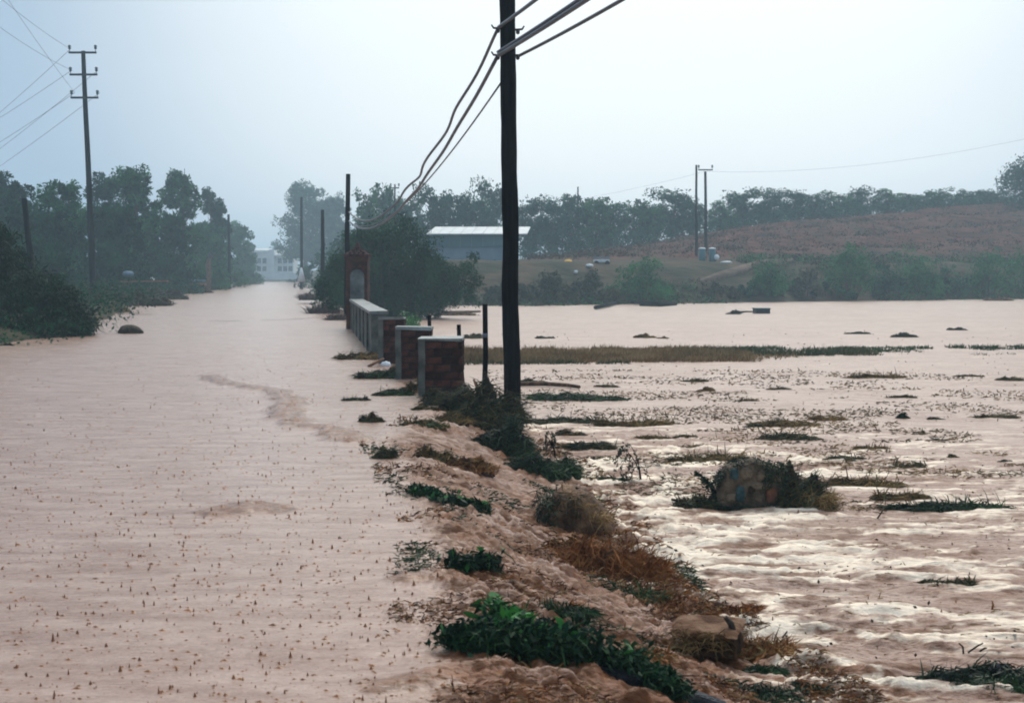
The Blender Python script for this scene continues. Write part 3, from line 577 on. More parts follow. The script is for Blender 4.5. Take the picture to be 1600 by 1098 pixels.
# ------------------------------------------------------------------ shed on the bank
def shed():
    Yd = 128.0; a = at(667, 366, Yd); b = at(814, 366, Yd); root = thing('storage_shed', 'long blue grey metal shed with pale roof behind the black pole', 'shed', (a[0], Yd, 0))
    Wd = b[0] - a[0]; ez = a[2]; ez2 = b[2]; D = 9.0; ang = 0.0
    root.rotation_euler = (0, 0, ang); Wl = Wd * .95
    g = Geo(); bw = .98
    n = int(Wl / bw)
    for k in range(n):
        x = (k + .5) * Wl / n
        g = Geo(); g.box((x, .2 + .02 * (k % 2), ez * .5 - .3), (Wl / n - .03, .06, ez - 1.4)); g.build('wall_panel', M['shed'], root)
        g = Geo(); g.box((x, .12 + .02 * (k % 2), ez - .62), (Wl / n - .03, .08, 1.1)); g.build('frieze_panel', M['shed_band'], root)
    g = Geo(); g.box((Wl / 2, .2 + D / 2 + .1, ez / 2 - .1), (Wl - .05, D, ez - .2)); g.build('shell', M['shed'], root)
    for k in range(n + 1):
        x = (k) * Wl / n
        v = np.array([[x, -.35, ez - .05], [x + Wl / n - .04, -.35, ez - .05], [x + Wl / n + .36, D * .75, ez + .8], [x + .40, D * .75, ez + .8]]); v2 = v + [0, 0, .09]
        g = Geo(); g.add(np.vstack([v, v2]), np.array([[0, 3, 2, 1], [4, 5, 6, 7], [0, 1, 5, 4], [1, 2, 6, 5], [2, 3, 7, 6], [3, 0, 4, 7]])); g.build('roof_sheet', M['shed_roof'], root)
    g = Geo(); g.box((Wl * .52, .1, 1.6), (.12, .1, 3)); g.box((Wl * .76, .1, 1.6), (.12, .1, 3)); g.build('door_frame', M['shed_band'], root)
shed()

# ------------------------------------------------------------------ bank scrub and bushes
def scrub():
    rng = np.random.default_rng(9); g = Geo(); n = 2600
    x = rng.uniform(-16, 66, n); s0 = 22 * rng.uniform(0, 1, n) ** 1.3 - .5; y = shore_r(x) + s0; z = ground_z(x, y)
    ok = (fbm(x * .2, y * .2, 15, 3) > .44) & ~((s0 > 5.5) & (x < 21)) & (s0 < 19); x, y, z, s0 = x[ok], y[ok], z[ok], s0[ok]
    for i in range(len(x)):
        r = rng.uniform(.25, .85) * (.5 + 1.0 * fbm(x[i] * .15, y[i] * .15, 16, 2)); m = 40; dd = rnd_dirs(m, rng); p = np.array([x[i], y[i], z[i] + r * .4]) + dd * r * [1.2, 1.2, .8]
        leaves(g, p, .22, rng, 0 if rng.uniform() < .66 else 1, out=dd)
    g.build('bank_scrub', [M['scrub'], M['bush_bank']], kind='stuff')
    g = Geo(); n = 2200; x = rng.uniform(2, 85, n); y = shore_r(x) + rng.uniform(20, 60, n); z = ground_z(x, y)
    for i in range(n):
        m = 16; dd = rnd_dirs(m, rng); q_ = rng.uniform(.4, 1.3); p = np.array([x[i], y[i], z[i] + .15]) + dd * [.7 * q_, .6 * q_, .35 * q_]; leaves(g, p, .2, rng, 0 if rng.uniform() < .5 else 1, out=dd)
    g.build('hillside_weeds', [M['scrub'], M['thicket_dk']], kind='stuff')
def far_growth():
    rng = np.random.default_rng(10); g = Geo(); n = 1500; y = 36 + 150 * rng.uniform(size=n) ** 1.5; x = shore_l(y) - rng.uniform(-.6, 14, n); z = np.maximum(ground_z(x, y), -.02)
    for i in range(n):
        r = rng.uniform(.25, .7) * (1 + y[i] / 150); m = 34; dd = rnd_dirs(m, rng); leaves(g, np.array([x[i], y[i], z[i] + r * .3]) + dd * r * [1.3, 1.0, .8], .05 + y[i] * .0016, rng, 0 if rng.uniform() < .75 else 1, out=dd)
    g.build('left_bank_weeds', [M['tree_dk'], M['scrub']], kind='stuff')
    g = Geo(); n = 900; x = rng.uniform(-22, 85, n); y = shore_r(x) + 60 + rng.uniform(-1.5, 9, n); z = ground_z(x, y)
    for i in range(n):
        r = rng.uniform(.7, 1.5); m = 36; dd = rnd_dirs(m, rng); leaves(g, np.array([x[i], y[i], z[i] + r * .6]) + dd * r * [1.3, 1.0, 1.0], .3, rng, 0, out=dd)
    g.build('crest_undergrowth', M['tree_b'], kind='stuff')
far_growth()
scrub()
BB = [(1005, 392, 110, 80, 'bush_bank', 'large light green bush on the bank below the slender pole'), (925, 425, 90, 50, 'scrub', 'low greyish bush left of the large light green bank bush'), (860, 418, 70, 55, 'scrub', 'brownish bush on the bank right of the black pole'),
      (1205, 408, 70, 65, 'bush_bank', 'rounded green bush at the bottom of the diagonal track'), (1262, 418, 70, 55, 'scrub', 'dull bush between two green bank bushes'), (1325, 378, 95, 95, 'bush_bank', 'tallest green bush on the right bank'),
      (1385, 405, 70, 65, 'tree_b', 'dark bluish bush right of the tallest bank bush'), (1430, 385, 64, 85, 'bush_bank', 'second tall green bush on the right bank'), (1480, 415, 80, 55, 'tree_b', 'dark low bush in the hollow of the right bank'),
      (1545, 388, 90, 85, 'bush_bank', 'broad green bush near the right frame edge'), (1600, 384, 70, 85, 'bush_bank', 'green bush cut by the right frame edge'), (1120, 440, 80, 36, 'scrub', 'low brown bush at the water under the two poles'),
      (790, 430, 90, 48, 'scrub', 'grey brown bush behind the foot of the black pole view'), (1290, 440, 90, 35, 'tree_b', 'low dark bush at the water line of the right bank'), (1160, 445, 50, 30, 'tree_b', 'small dark bush at the foot of the diagonal track')]
for k, (px, py, wp, hp, mm, lab) in enumerate(BB):
    x = (px - 800) / FP * 112; y = float(shore_r(np.array([x]))[0]) + 3.5; y = float(shore_r(np.array([(px - 800) / FP * y]))[0]) + 3.5
    c = at(px, py, y); gz = float(ground_z(np.array([c[0]]), np.array([y]))[0]); h = c[2] - gz; w = wp * y / FP
    bush('bank_bush', lab, 'bush', (c[0], y, gz), w * 1.15, w * .6, h * 1.05, 400 + k, .22, M[mm], nl=4200, lobes=14, group='bushes along the flooded bank')

# scrap on the bank
def scrap(px, py, Yd, dims, m, name, label, cat, rz=.2, extra=None):
    c = at(px, py, Yd); root = thing(name, label, cat, c, rz); g = Geo(); g.box((0, 0, dims[2] / 2), dims); g.build('body', M[m], root)
    if extra: extra(root)
    return root
def drum(root):
    g = Geo(); g.tube([(-.5, 0, .95), (.5, 0, .95)], .25, 10); g.build('cover', M['white'], root)
def tanks(px, label):
    c = at(px, 404, 126); root = thing('water_tank', label, 'tank', c); g = Geo(); th = 14
    g.tube([(0, 0, -.6), (0, 0, .85)], [.30, .30], 14); g.build('body', M['shed_band'], root)
    g = Geo(); g.tube([(0, 0, .85), (0, 0, .92), (0, 0, .98)], [.33, .30, .12], 14); g.build('lid', M['white'], root)
tanks(1097, 'blue tank with white lid, left one of a pair by the poles'); tanks(1113, 'blue tank with white lid, right one of a pair by the poles')
def oval(px, py, Yd, w, h, m, name, label, cat):
    c = at(px, py, Yd); g = Geo(); th = np.linspace(0, 2 * np.pi, 17)[:-1]; rng = np.random.default_rng(int(px))
    rings = [(-1, .0), (-.75, .7), (0, 1), (.75, .7), (1, 0.0)]
    v = np.array([[math.cos(a) * r * w / 2 * rng.uniform(.85, 1.1), math.sin(a) * r * w * .4, z * h / 2 * rng.uniform(.8, 1.1)] for z, r in rings for a in th])
    i = np.arange(4)[:, None] * 16 + np.arange(16)[None]; j = np.arange(4)[:, None] * 16 + (np.arange(16) + 1)[None] % 16
    g.add(v, np.stack([i, j, j + 16, i + 16], -1).reshape(-1, 4), 0, True); g.build(name, M[m], None, c, label=label, category=cat)
oval(888, 410, 118, .75, .5, 'yellow', 'plastic_barrel', 'yellow barrel lying on the bank right of the black pole', 'barrel')
oval(862, 413, 118, .4, .3, 'white', 'plastic_bag', 'small white bag left of the yellow barrel on the bank', 'bag')
oval(900, 425, 114, .35, .3, 'white', 'plastic_bag', 'small white bag just below the yellow barrel', 'bag')
oval(921, 415, 116, .7, .3, 'white', 'sheet_scrap', 'crumpled white sheet left of the pale flat cart', 'scrap')
oval(1120, 402, 124, .5, .5, 'white', 'sheet_scrap', 'white scrap against the right blue tank', 'scrap')
oval(1135, 410, 122, 1.1, .25, 'white', 'sheet_scrap', 'flat white sheet on the ground right of the blue tanks', 'scrap')
def cart():
    c = at(940, 412, 119); root = thing('flat_cart', 'pale flat trailer with dark top standing on the bank', 'trailer', c)
    g = Geo(); g.box((0, 0, .25), (1.3, .8, .22)); g.build('bed', M['white'], root)
    g = Geo(); g.box((0, 0, .52), (1.35, .85, .08)); g.build('top', M['blue'], root)
    for x in (-.45, .45):
        g = Geo(); g.tube([(x, -.45, .05), (x, -.3, .05)], .2, 12); g.build('wheel', M['pole'], root)
    g = Geo(); [g.tube([(x, 0, .3), (x, 0, .5)], .03, 6) for x in (-.6, .6)]; g.build('post', M['steel'], root)
cart()
# track up the bank
v = [on(1190, 408, 2.9)]
x0 = 17.5
def track():
    pts = [(1095, 446, 117), (1130, 436, 120), (1160, 422, 123), (1190, 409, 127), (1240, 402, 130)]
    g = Geo(); P = []
    for (px, py, Yd) in pts:
        c = at(px, py, Yd); z = float(ground_z(np.array([c[0]]), np.array([float(Yd)]))[0]) + .25; P.append([c[0], Yd, z])
    P = np.array(P); w = np.array([.3, .5, .6, .6, .3])[:, None]
    a = P + [0, -1.2, -.25] * w; b = P + [0, 1.2, .35] * w
    vv = np.vstack([a, b, a - [0, 0, .5], b - [0, 0, .5]]); i = np.arange(4)[:, None]; n = 5
    g.add(vv, np.vstack([i + [[0, 1, n + 1, n]], i + [[2 * n, 2 * n + 1, 1, 0]]]), 0, True)
    g.build('path', mat('pale_earth', (.10, .07, .05), (.17, .12, .085), 1.5, .95, .5, 8), kind='structure')
track()

# ------------------------------------------------------------------ drooping bush behind the gate pillar, left dark bush
def lobed(name, label, Yd, base, lst, nl, leaf, m, droop, seed, aspect=.3, depth=1.6, sub=9):
    rng = np.random.default_rng(seed); px0 = lst[0][0]; o = at(px0, 470, Yd); root = thing(name, label, 'bush', (o[0], Yd, base)); LB = []
    for (px, py, rp) in lst:
        for q in range(2):
            c = at(px + rng.uniform(-.3, .3) * rp, py + rng.uniform(-.3, .3) * rp, Yd) - [o[0], Yd, base]; c[1] = rng.uniform(-depth, depth)
            LB.append((c, rp * Yd / FP * (1.2 if q == 0 else .9)))
    g = Geo(); crown(g, LB, nl, leaf, rng, sub, droop, aspect); g.build('foliage', M[m], root)
    g = Geo()
    for c, r in LB: g.tube([np.array([c[0] * .4, c[1] * .3, -.6]), np.array([c[0] * .7, c[1] * .7, max(.2, c[2] * .5)]), c], [.07, .045, .015], 5)
    if len(lst) > 8: g.build('stem', M['bark'], root)
    return root
lobed('drooping_bush', 'big dark green drooping bush behind the tiled gate pillar', 74, -.6,
      [(600, 400, 48), (570, 380, 32), (620, 380, 30), (530, 410, 32), (555, 425, 38), (620, 470, 26), (650, 474, 22), (685, 470, 20), (590, 478, 24), (670, 482, 16), (520, 445, 28), (600, 445, 40), (640, 420, 42), (650, 450, 36), (680, 415, 34), (690, 445, 32), (665, 395, 24), (575, 460, 30), (705, 430, 24), (500, 440, 16), (560, 375, 20)],
      42000, .20, 'willow', .5, 31)
lobed('drooping_bush', 'sparse sprays of foliage at the right end of the big drooping bush', 73, -.6,
      [(735, 415, 14), (725, 445, 16), (745, 435, 13), (715, 465, 14), (738, 460, 13), (742, 400, 9), (715, 425, 18), (700, 455, 20)], 4200, .15, 'willow', .6, 32)
lobed('roadside_bush', 'green bush at the road edge left of the gate pillar', 66, -.4, [(518, 455, 20), (505, 450, 14), (530, 470, 14), (512, 475, 12)], 2600, .16, 'willow', .3, 33, depth=.8)
for k, (px, py, wp, hp, Yd, lab) in enumerate([(505, 490, 40, 28, 66, 'brownish bare thicket at the road edge left of the gate pillar'), (486, 466, 30, 18, 88, 'farther brownish thicket at the right road edge'), (528, 500, 22, 22, 56, 'small dark thicket hard left of the gate pillar')]):
    c = at(px, py, Yd); rng = np.random.default_rng(500 + k); root = thing('bare_thicket', lab, 'bush', (c[0], Yd, c[2])); g = Geo(); n = 900; w = wp * Yd / FP; h = hp * Yd / FP
    b_ = rng.uniform(-1, 1, (n, 3)) * [w / 2, w, 0]; b_[:, 2] = -.1; d = rnd_dirs(n, rng); d[:, 2] = np.abs(d[:, 2]) + .5; blades(g, b_, d, rng.uniform(.4, 1.1, n) * h, .035, .2, rng); g.build('twig', M['thicket'], root)
def big_left():
    for k, (name, lab, cx, Yd, w, d, h, n) in enumerate([('dark_bush', 'dense dark green bush at the waterline on the left', 58, 41.5, 2.8, 2.0, 1.85, 15000), ('dark_bush', 'taller black green bush cut by the left frame edge', -28, 43.0, 2.4, 2.4, 3.9, 12000),
                                             ('dark_bush', 'low trailing tip of the dark left bush in the water', 100, 42.2, 1.1, .9, .75, 3500), ('dark_bush', 'dark bush filling behind the dense left bush', 20, 46.0, 3.2, 2.0, 2.6, 9000)]):
        rng = np.random.default_rng(520 + k); c = at(cx, 500, Yd); root = thing(name, lab, 'bush', (c[0], Yd, -.05)); g = Geo()
        m = n // 60; a = rng.uniform(0, 6.28, m); q = np.sqrt(rng.uniform(0, 1, m)); top = h * np.sqrt(np.maximum(.08, 1 - q ** 2)) * rng.uniform(.25, 1.0, m)
        cc = np.stack([np.cos(a) * q * w * .5, np.sin(a) * q * d * .5, top], 1)
        b_ = np.repeat(cc, 60, 0) + rng.normal(size=(m * 60, 3)) * [.16, .16, .12]; dd = rnd_dirs(m * 60, rng); dd[:, 2] += .1; dd += np.repeat(np.stack([np.cos(a) * q, np.sin(a) * q, 0 * q], 1), 60, 0) * .6
        b_[:, 2] = np.maximum(b_[:, 2], .02); blades(g, b_, dd, rng.uniform(.15, .38, m * 60), .035, rng.uniform(.2, .7, m * 60), rng); g.build('foliage', M['leafdk'], root)
        g = Geo(); [g.tube([(cc[i][0] * .3, cc[i][1] * .3, -.6), cc[i] * [.7, .7, .6], cc[i]], [.03, .02, .008], 5) for i in range(0, m, 6)]; g.build('stem', M['bark'], root)
big_left()

# ------------------------------------------------------------------ masonry along the road edge
WANG = math.atan(.154)                      # wall runs along the road
def pier(px0, px1, pyt, Yd, label, bricks=True, seed=0):
    rng = np.random.default_rng(seed); a = at(px0, pyt, Yd); b = at(px1, pyt, Yd); w = b[0] - a[0]; top = a[2] - .03; bot = -.75
    cx = (a[0] + b[0]) / 2; root = thing('brick_pier', label, 'pier', (cx, Yd + .25, 0), 0.0, 'brick piers along the flooded road'); D = .5
    H = top - bot
    g = Geo(); g.box((0, 0, (top + bot) / 2), (w - .05, D - .05, H)); g.build('mortar_core', M['mortar'], root)
    # rendered road side
    sw = .10
    g = Geo(); nz = 8
    for k in range(nz):
        z0 = bot + H * k / nz; g.box((-w / 2 + sw / 2 - .025 + rng.uniform(-.006, .006), 0, z0 + H / nz / 2), (sw, D + .03, H / nz + .002))
    g.build('render_side', M['render'], root)
    bh, bl = .095, .235; nrow = int(H / (bh + .018)); x0 = -w / 2 + sw - .02; x1 = w / 2
    me = None
    def brick_mesh(L, Dp):
        g = Geo(); r = .006
        x, y, z = L / 2, Dp / 2, bh / 2
        v = np.array([[-x, -y, -z], [x, -y, -z], [x, y, -z], [-x, y, -z], [-x, -y, z], [x, -y, z], [x, y, z], [-x, y, z]]) + rng.uniform(-.004, .004, (8, 3))
        g.add(v, np.array([[0, 3, 2, 1], [4, 5, 6, 7], [0, 1, 5, 4], [1, 2, 6, 5], [2, 3, 7, 6], [3, 0, 4, 7]]))
        o = g.build('brick', M['brick'], root); return o
    full = None
    for r in range(nrow):
        z = top - .012 - (r + .5) * (bh + .018); x = x0 - (bl / 2 if r % 2 else 0)
        while x < x1 - .03:
            a_ = max(x, x0); e = min(x + bl, x1); L = e - a_
            if L > .05:
                if abs(L - bl) < .01 and full is not None: o = full.copy(); COL.objects.link(o)
                else:
                    o = brick_mesh(L, .11)
                    if abs(L - bl) < .01: full = o
                o.location = ((a_ + e) / 2, -D / 2 + .045 + rng.uniform(-.016, .010), z); o.rotation_euler = (0, 0, rng.uniform(-.02, .02))
            x += bl + .013
        # right side return
        for yy_ in (-.02, .20):
            o = full.copy() if full is not None else None
            if o is not None:
                COL.objects.link(o); o.location = (x1 - .05 + rng.uniform(-.004, .004), yy_ + (.03 if r % 2 else 0), z); o.rotation_euler = (0, 0, R(90)); o.scale = (.85, 1, 1)
    g = Geo(); g.box((-.01, 0, top + .018), (w + .03, D + .05, .04), jit=.018, rng=rng); g.build('coping_slab', M['coping'], root)
    g = Geo(); g.box((.05, -.03, top - .006), (w * .9, D - .02, .02), jit=.008, rng=rng); g.build('mortar_bed', M['mortar'], root)
    return root
pier(656, 723, 529, 21.0, 'nearest brick pier with grey coping, beside the black post', seed=1)
pier(620, 673, 512, 24.4, 'middle one of the three brick piers', seed=2)
pier(593, 631, 496, 28.6, 'farthest of the three brick piers, touching the low grey wall', seed=3)

def low_wall():
    p0 = at(592, 489, 31.0); p1 = at(556, 478, 46.0); root = thing('low_wall', 'low grey rendered wall between the tiled pillar and the brick piers', 'wall', (p0[0], p0[1], 0))
    d = (p1 - p0)[:2]; Lg = np.linalg.norm(d); rz = math.atan2(d[1], d[0]); root.rotation_euler = (0, 0, rz); H = .93
    n = 6; rng = np.random.default_rng(3)
    for k in range(n):
        x = (k + .5) * Lg / n; g = Geo(); g.box((x, 0, H / 2 - .4), (Lg / n - .05, .26 + .02 * (k % 2), H + .78), jit=.006, rng=rng); g.build('wall_panel', M['render'], root)
        g = Geo(); g.box((x, 0, H + .03), (Lg / n - .02, .42, .07), jit=.006, rng=rng); g.build('coping_slab', M['coping'], root)
    for k in range(n + 1):
        x = k * Lg / n; g = Geo(); g.box((x, 0, H / 2 - .42), (.18, .34, H + .78)); g.build('buttress', M['render'], root)
low_wall()

def gate_pillar():
    Yd = 46.6; a = at(540, 408, Yd); b = at(574, 408, Yd); w = b[0] - a[0]; cx = (a[0] + b[0]) / 2; top = a[2]; root = thing('gate_pillar', 'tall brick gate pillar with plastered niche and small tiled roof', 'pillar', (cx, Yd + w / 2, 0))
    g = Geo(); g.box((0, 0, (top - .8) / 2), (w - .06, w - .06, top + .8)); g.build('mortar_core', M['mortar'], root)
    bh = .06; n = int((top + .7) / (bh + .012)); g = Geo(); rng = np.random.default_rng(8)
    fr = w * .2; nich = top - .35
    for r in range(n):
        z = top - (r + .5) * (bh + .012)
        segs = [(-w / 2, -w / 2 + fr), (w / 2 - fr * .75, w / 2)]
        if z > nich + .12: segs = [(-w / 2, -w / 6), (-w / 6 + .01, w / 6), (w / 6 + .01, w / 2)]
        elif z > nich: segs = [(-w / 2, -w / 2 + fr * 1.5), (w / 2 - fr * 1.3, w / 2)]
        for (x0, x1) in segs: g.box(((x0 + x1) / 2, -w / 2 + .05 + rng.uniform(-.006, .006), z), (x1 - x0, .1, bh))
        for y in (-w / 3, 0, w / 3): g.box((-w / 2 + .04 + rng.uniform(-.006, .006), y + (.06 if r % 2 else 0), z), (.08, w / 3 - .02, bh)); g.box((w / 2 - .04, y + (.06 if r % 2 else 0), z), (.08, w / 3 - .02, bh))
    g.build('brickwork', M['brick_edge'], root, kind='stuff')
    # arched niche panel
    g = Geo(); x0, x1 = -w / 2 + fr, w / 2 - fr * .75; c = (x0 + x1) / 2; rr = (x1 - x0) / 2; pts = [(x0, -.75), (x1, -.75)] + [(c + rr * math.cos(t_), nich - rr * .55 + rr * .9 * math.sin(t_)) for t_ in np.linspace(0, math.pi, 9)]
    f = np.array([[p[0], -w / 2 + .025, p[1]] for p in pts]); bk = f + [0, .05, 0]; m = len(pts); g.add(np.vstack([f, bk]), [np.array([list(range(m))]), np.array([[i, i + m, (i + 1) % m + m, (i + 1) % m] for i in range(m)])]); g.build('plaster_niche', M['plaster'], root)
    g = Geo(); g.box((0, 0, top + .04), (w + .03, w + .03, .08)); g.box((0, 0, top + .11), (w + .08, w + .08, .06)); g.build('cornice', M['brick_edge'], root)
    # tiled pyramid
    hw = w / 2 + .05; z0 = top + .14; hh = .30; g = Geo()
    for s in range(4):
        ang = s * math.pi / 2; ca, sa = math.cos(ang), math.sin(ang)
        for row in range(4):
            f0, f1 = row / 4, (row + 1.15) / 4; ext = hw * (1 - f0); nt_ = max(2, int(ext * 2 / .14))
            for k in range(nt_):
                xx = -ext + (k + .5) * 2 * ext / nt_; q0 = np.array([xx, -hw * (1 - f0), z0 + hh * f0 + .03]); q1 = np.array([xx * .85, -hw * (1 - min(f1, .98)), z0 + hh * min(f1, 1) + .01])
                q0, q1 = [np.array([q[0] * ca - q[1] * sa, q[0] * sa + q[1] * ca, q[2]]) for q in (q0, q1)]; g.tube([q0, q1], [.06, .05], 6)
    g.build('roof_tiles', M['tile'], root, kind='stuff')
    g = Geo(); g.tube([(0, 0, z0 + hh - .05), (0, 0, z0 + hh + .08), (0, 0, z0 + hh + .18)], [.1, .08, .03], 8); g.build('finial', M['tile'], root)
gate_pillar()
# fence posts
def post(px, pyt, pyb, Yd, r, label, lean=0):
    a = at(px, pyt, Yd); b = at(px, pyb, Yd); root = thing('fence_post', label, 'post', (b[0], Yd, b[2]), 0, 'dark wooden fence posts'); g = Geo(); H = a[2] - b[2]
    rng = np.random.default_rng(int(px)); pts = np.array([[lean * k, 0, -.6 + (H + .6) * k] for k in np.linspace(0, 1, 7)]); pts[1:-1, :2] += rng.uniform(-.008, .008, (5, 2)); g.tube(pts, np.linspace(r * 1.05, r, 7), 9); g.build('post_shaft', M['pole'], root)
    g = Geo(); g.tube([(lean - r, -.01, H * .72), (lean + r, -.01, H * .72)], r * 1.05, 8); g.build('wire_loop', M['wire'], root)
post(758, 475, 650, 19.4, .036, 'tallest dark fence post between nearest pier and the black pole')
post(717, 507, 600, 23.0, .034, 'short dark post behind the right edge of the nearest pier')
post(671, 492, 590, 27.0, .036, 'short dark post behind the middle pier')

# ------------------------------------------------------------------ debris and vegetation clumps
def surf(px, py, z=None):
    """where the sight line meets the water surface"""
    if z is not None: return on(px, py, z)
    zz = 0.0
    for _ in range(12):
        p = on(px, py, zz); zz = .5 * zz + .5 * float(level(np.array([p[0]]), np.array([p[1]]))[0])
    return on(px, py, zz)
def dome(g, a, b, c, rng, mat=0, bumpy=.35, nu=18, nv=7):
    sd = int(rng.integers(1, 9999)); ph = np.linspace(0, 1, nv); th = np.linspace(0, 2 * np.pi, nu, endpoint=False); P, T = np.meshgrid(ph, th, indexing='ij')
    r = np.cos(P * np.pi / 2 * .98); k = 1 + bumpy * (fbm(np.cos(T) * 2.2 + 5, np.sin(T) * 2.2 + P * 3, sd, 3) - .5) * 2
    x = a * r * np.cos(T) * k; y = b * r * np.sin(T) * k; z = c * np.sin(P * np.pi / 2) * (1 + bumpy * (fbm(x / a * 2.5 + 9, y / b * 2.5, sd + 3, 3) - .5) * 1.6) - .04 * (P < .01)
    v = np.stack([x, y, z], -1).reshape(-1, 3); i = np.arange(nv - 1)[:, None] * nu + np.arange(nu)[None]; j = np.arange(nv - 1)[:, None] * nu + (np.arange(nu) + 1)[None] % nu
    g.add(v, np.stack([i, j, j + nu, i + nu], -1).reshape(-1, 4), mat, True)
def clump(name, label, cat, px, py, wp, hp, m1='dark_soil', m2='olive', n=260, up=.25, bl=.35, seed=None, flow=(1, -.1), z=None, mix=None, mound=.75, group=None, ang=0.0, bw=.012, depth=.5):
    """px,py: middle of its foot; wp,hp its size in the photo"""
    seed = int(px * 7 + py * 13) if seed is None else seed; rng = np.random.default_rng(seed); p = surf(px, py, z); k = p[1] / FP; a = wp * k / 2; hv = hp * k; b = max(a * depth, .05)
    b = min(b, 1.2); c = max(hv - b * 2 * CAMH / p[1] * .6, hv * .45)
    p = p + [0, b * .7, 0]; p[2] = float(level(p[0:1], p[1:2])[0]) if z is None else z
    root = thing(name, label, cat, p, ang, group); ns = 4 + (wp > 50) * 2; xs_ = np.linspace(-.72, .72, ns) + rng.uniform(-.12, .12, ns); SC = np.stack([xs_, rng.uniform(-.45, .45, ns), rng.uniform(.35, 1.0, ns) * (1 - .3 * xs_ ** 2), rng.uniform(.25, .5, ns)], 1)
    SC[rng.integers(1, ns - 1), 2] = 1.0
    if mound:
        g = Geo()
        for q in range(len(SC)):
            s_ = SC[q][3]; g2 = Geo(); dome(g2, a * mound * s_, b * mound * s_, c * mound * SC[q][2], rng, bumpy=.6); o_ = [SC[q][0] * a, SC[q][1] * b, -.01]
            for (f, m_, sm_) in g2.f: g.f.append((f + g.n, m_, False))
            g.v.append(g2.v[0] + o_); g.n += len(g2.v[0])
        g.build('mound', M[m1], root)
    ma = [M[m2]] + ([M[mix]] if mix else [])
    g = Geo(); k_ = rng.integers(0, ns, n); t_ = rng.uniform(0, 6.28, n); q = rng.uniform(0, 1, n) ** .6; rs = SC[k_, 3] * 1.1
    base = np.stack([(SC[k_, 0] + np.cos(t_) * q * rs) * a, (SC[k_, 1] + np.sin(t_) * q * rs * 1.3) * b, c * (mound or .3) * SC[k_, 2] * np.sqrt(np.maximum(.03, 1 - q * q)) * rng.uniform(.2, 1.1, n)], 1)
    L = rng.uniform(.4, 1.0, n) * min(bl, a * .9 + .03, .55); d = rng.normal(size=(n, 3)) * [.8, .6, .5]; d = d + np.stack([rng.normal(size=ns)[k_] * .7, rng.normal(size=ns)[k_] * .5, 0 * q], 1); d[:, 0] += flow[0] * rng.choice([1.2, 1, -.6], n); d[:, 1] += flow[1]; d[:, 2] = np.abs(d[:, 2]) + up
    base = base - d / np.linalg.norm(d, axis=1)[:, None] * L[:, None] * .35; base[:, 2] = np.maximum(base[:, 2], -.02)
    w = np.maximum(bw, .00055 * p[1]) * rng.uniform(.7, 1.4, n); h_ = n // 2 if mix else n
    blades(g, base[:h_], d[:h_], L[:h_], w[:h_], rng.uniform(.1, .55, h_), rng, 0)
    if mix: blades(g, base[h_:], d[h_:], L[h_:], w[h_:], rng.uniform(.1, .55, n - h_), rng, 1)
    g.build('grass_blades' if 'grass' in m2 or m2 in ('straw', 'olive', 'root') else 'stems', ma, root); return root

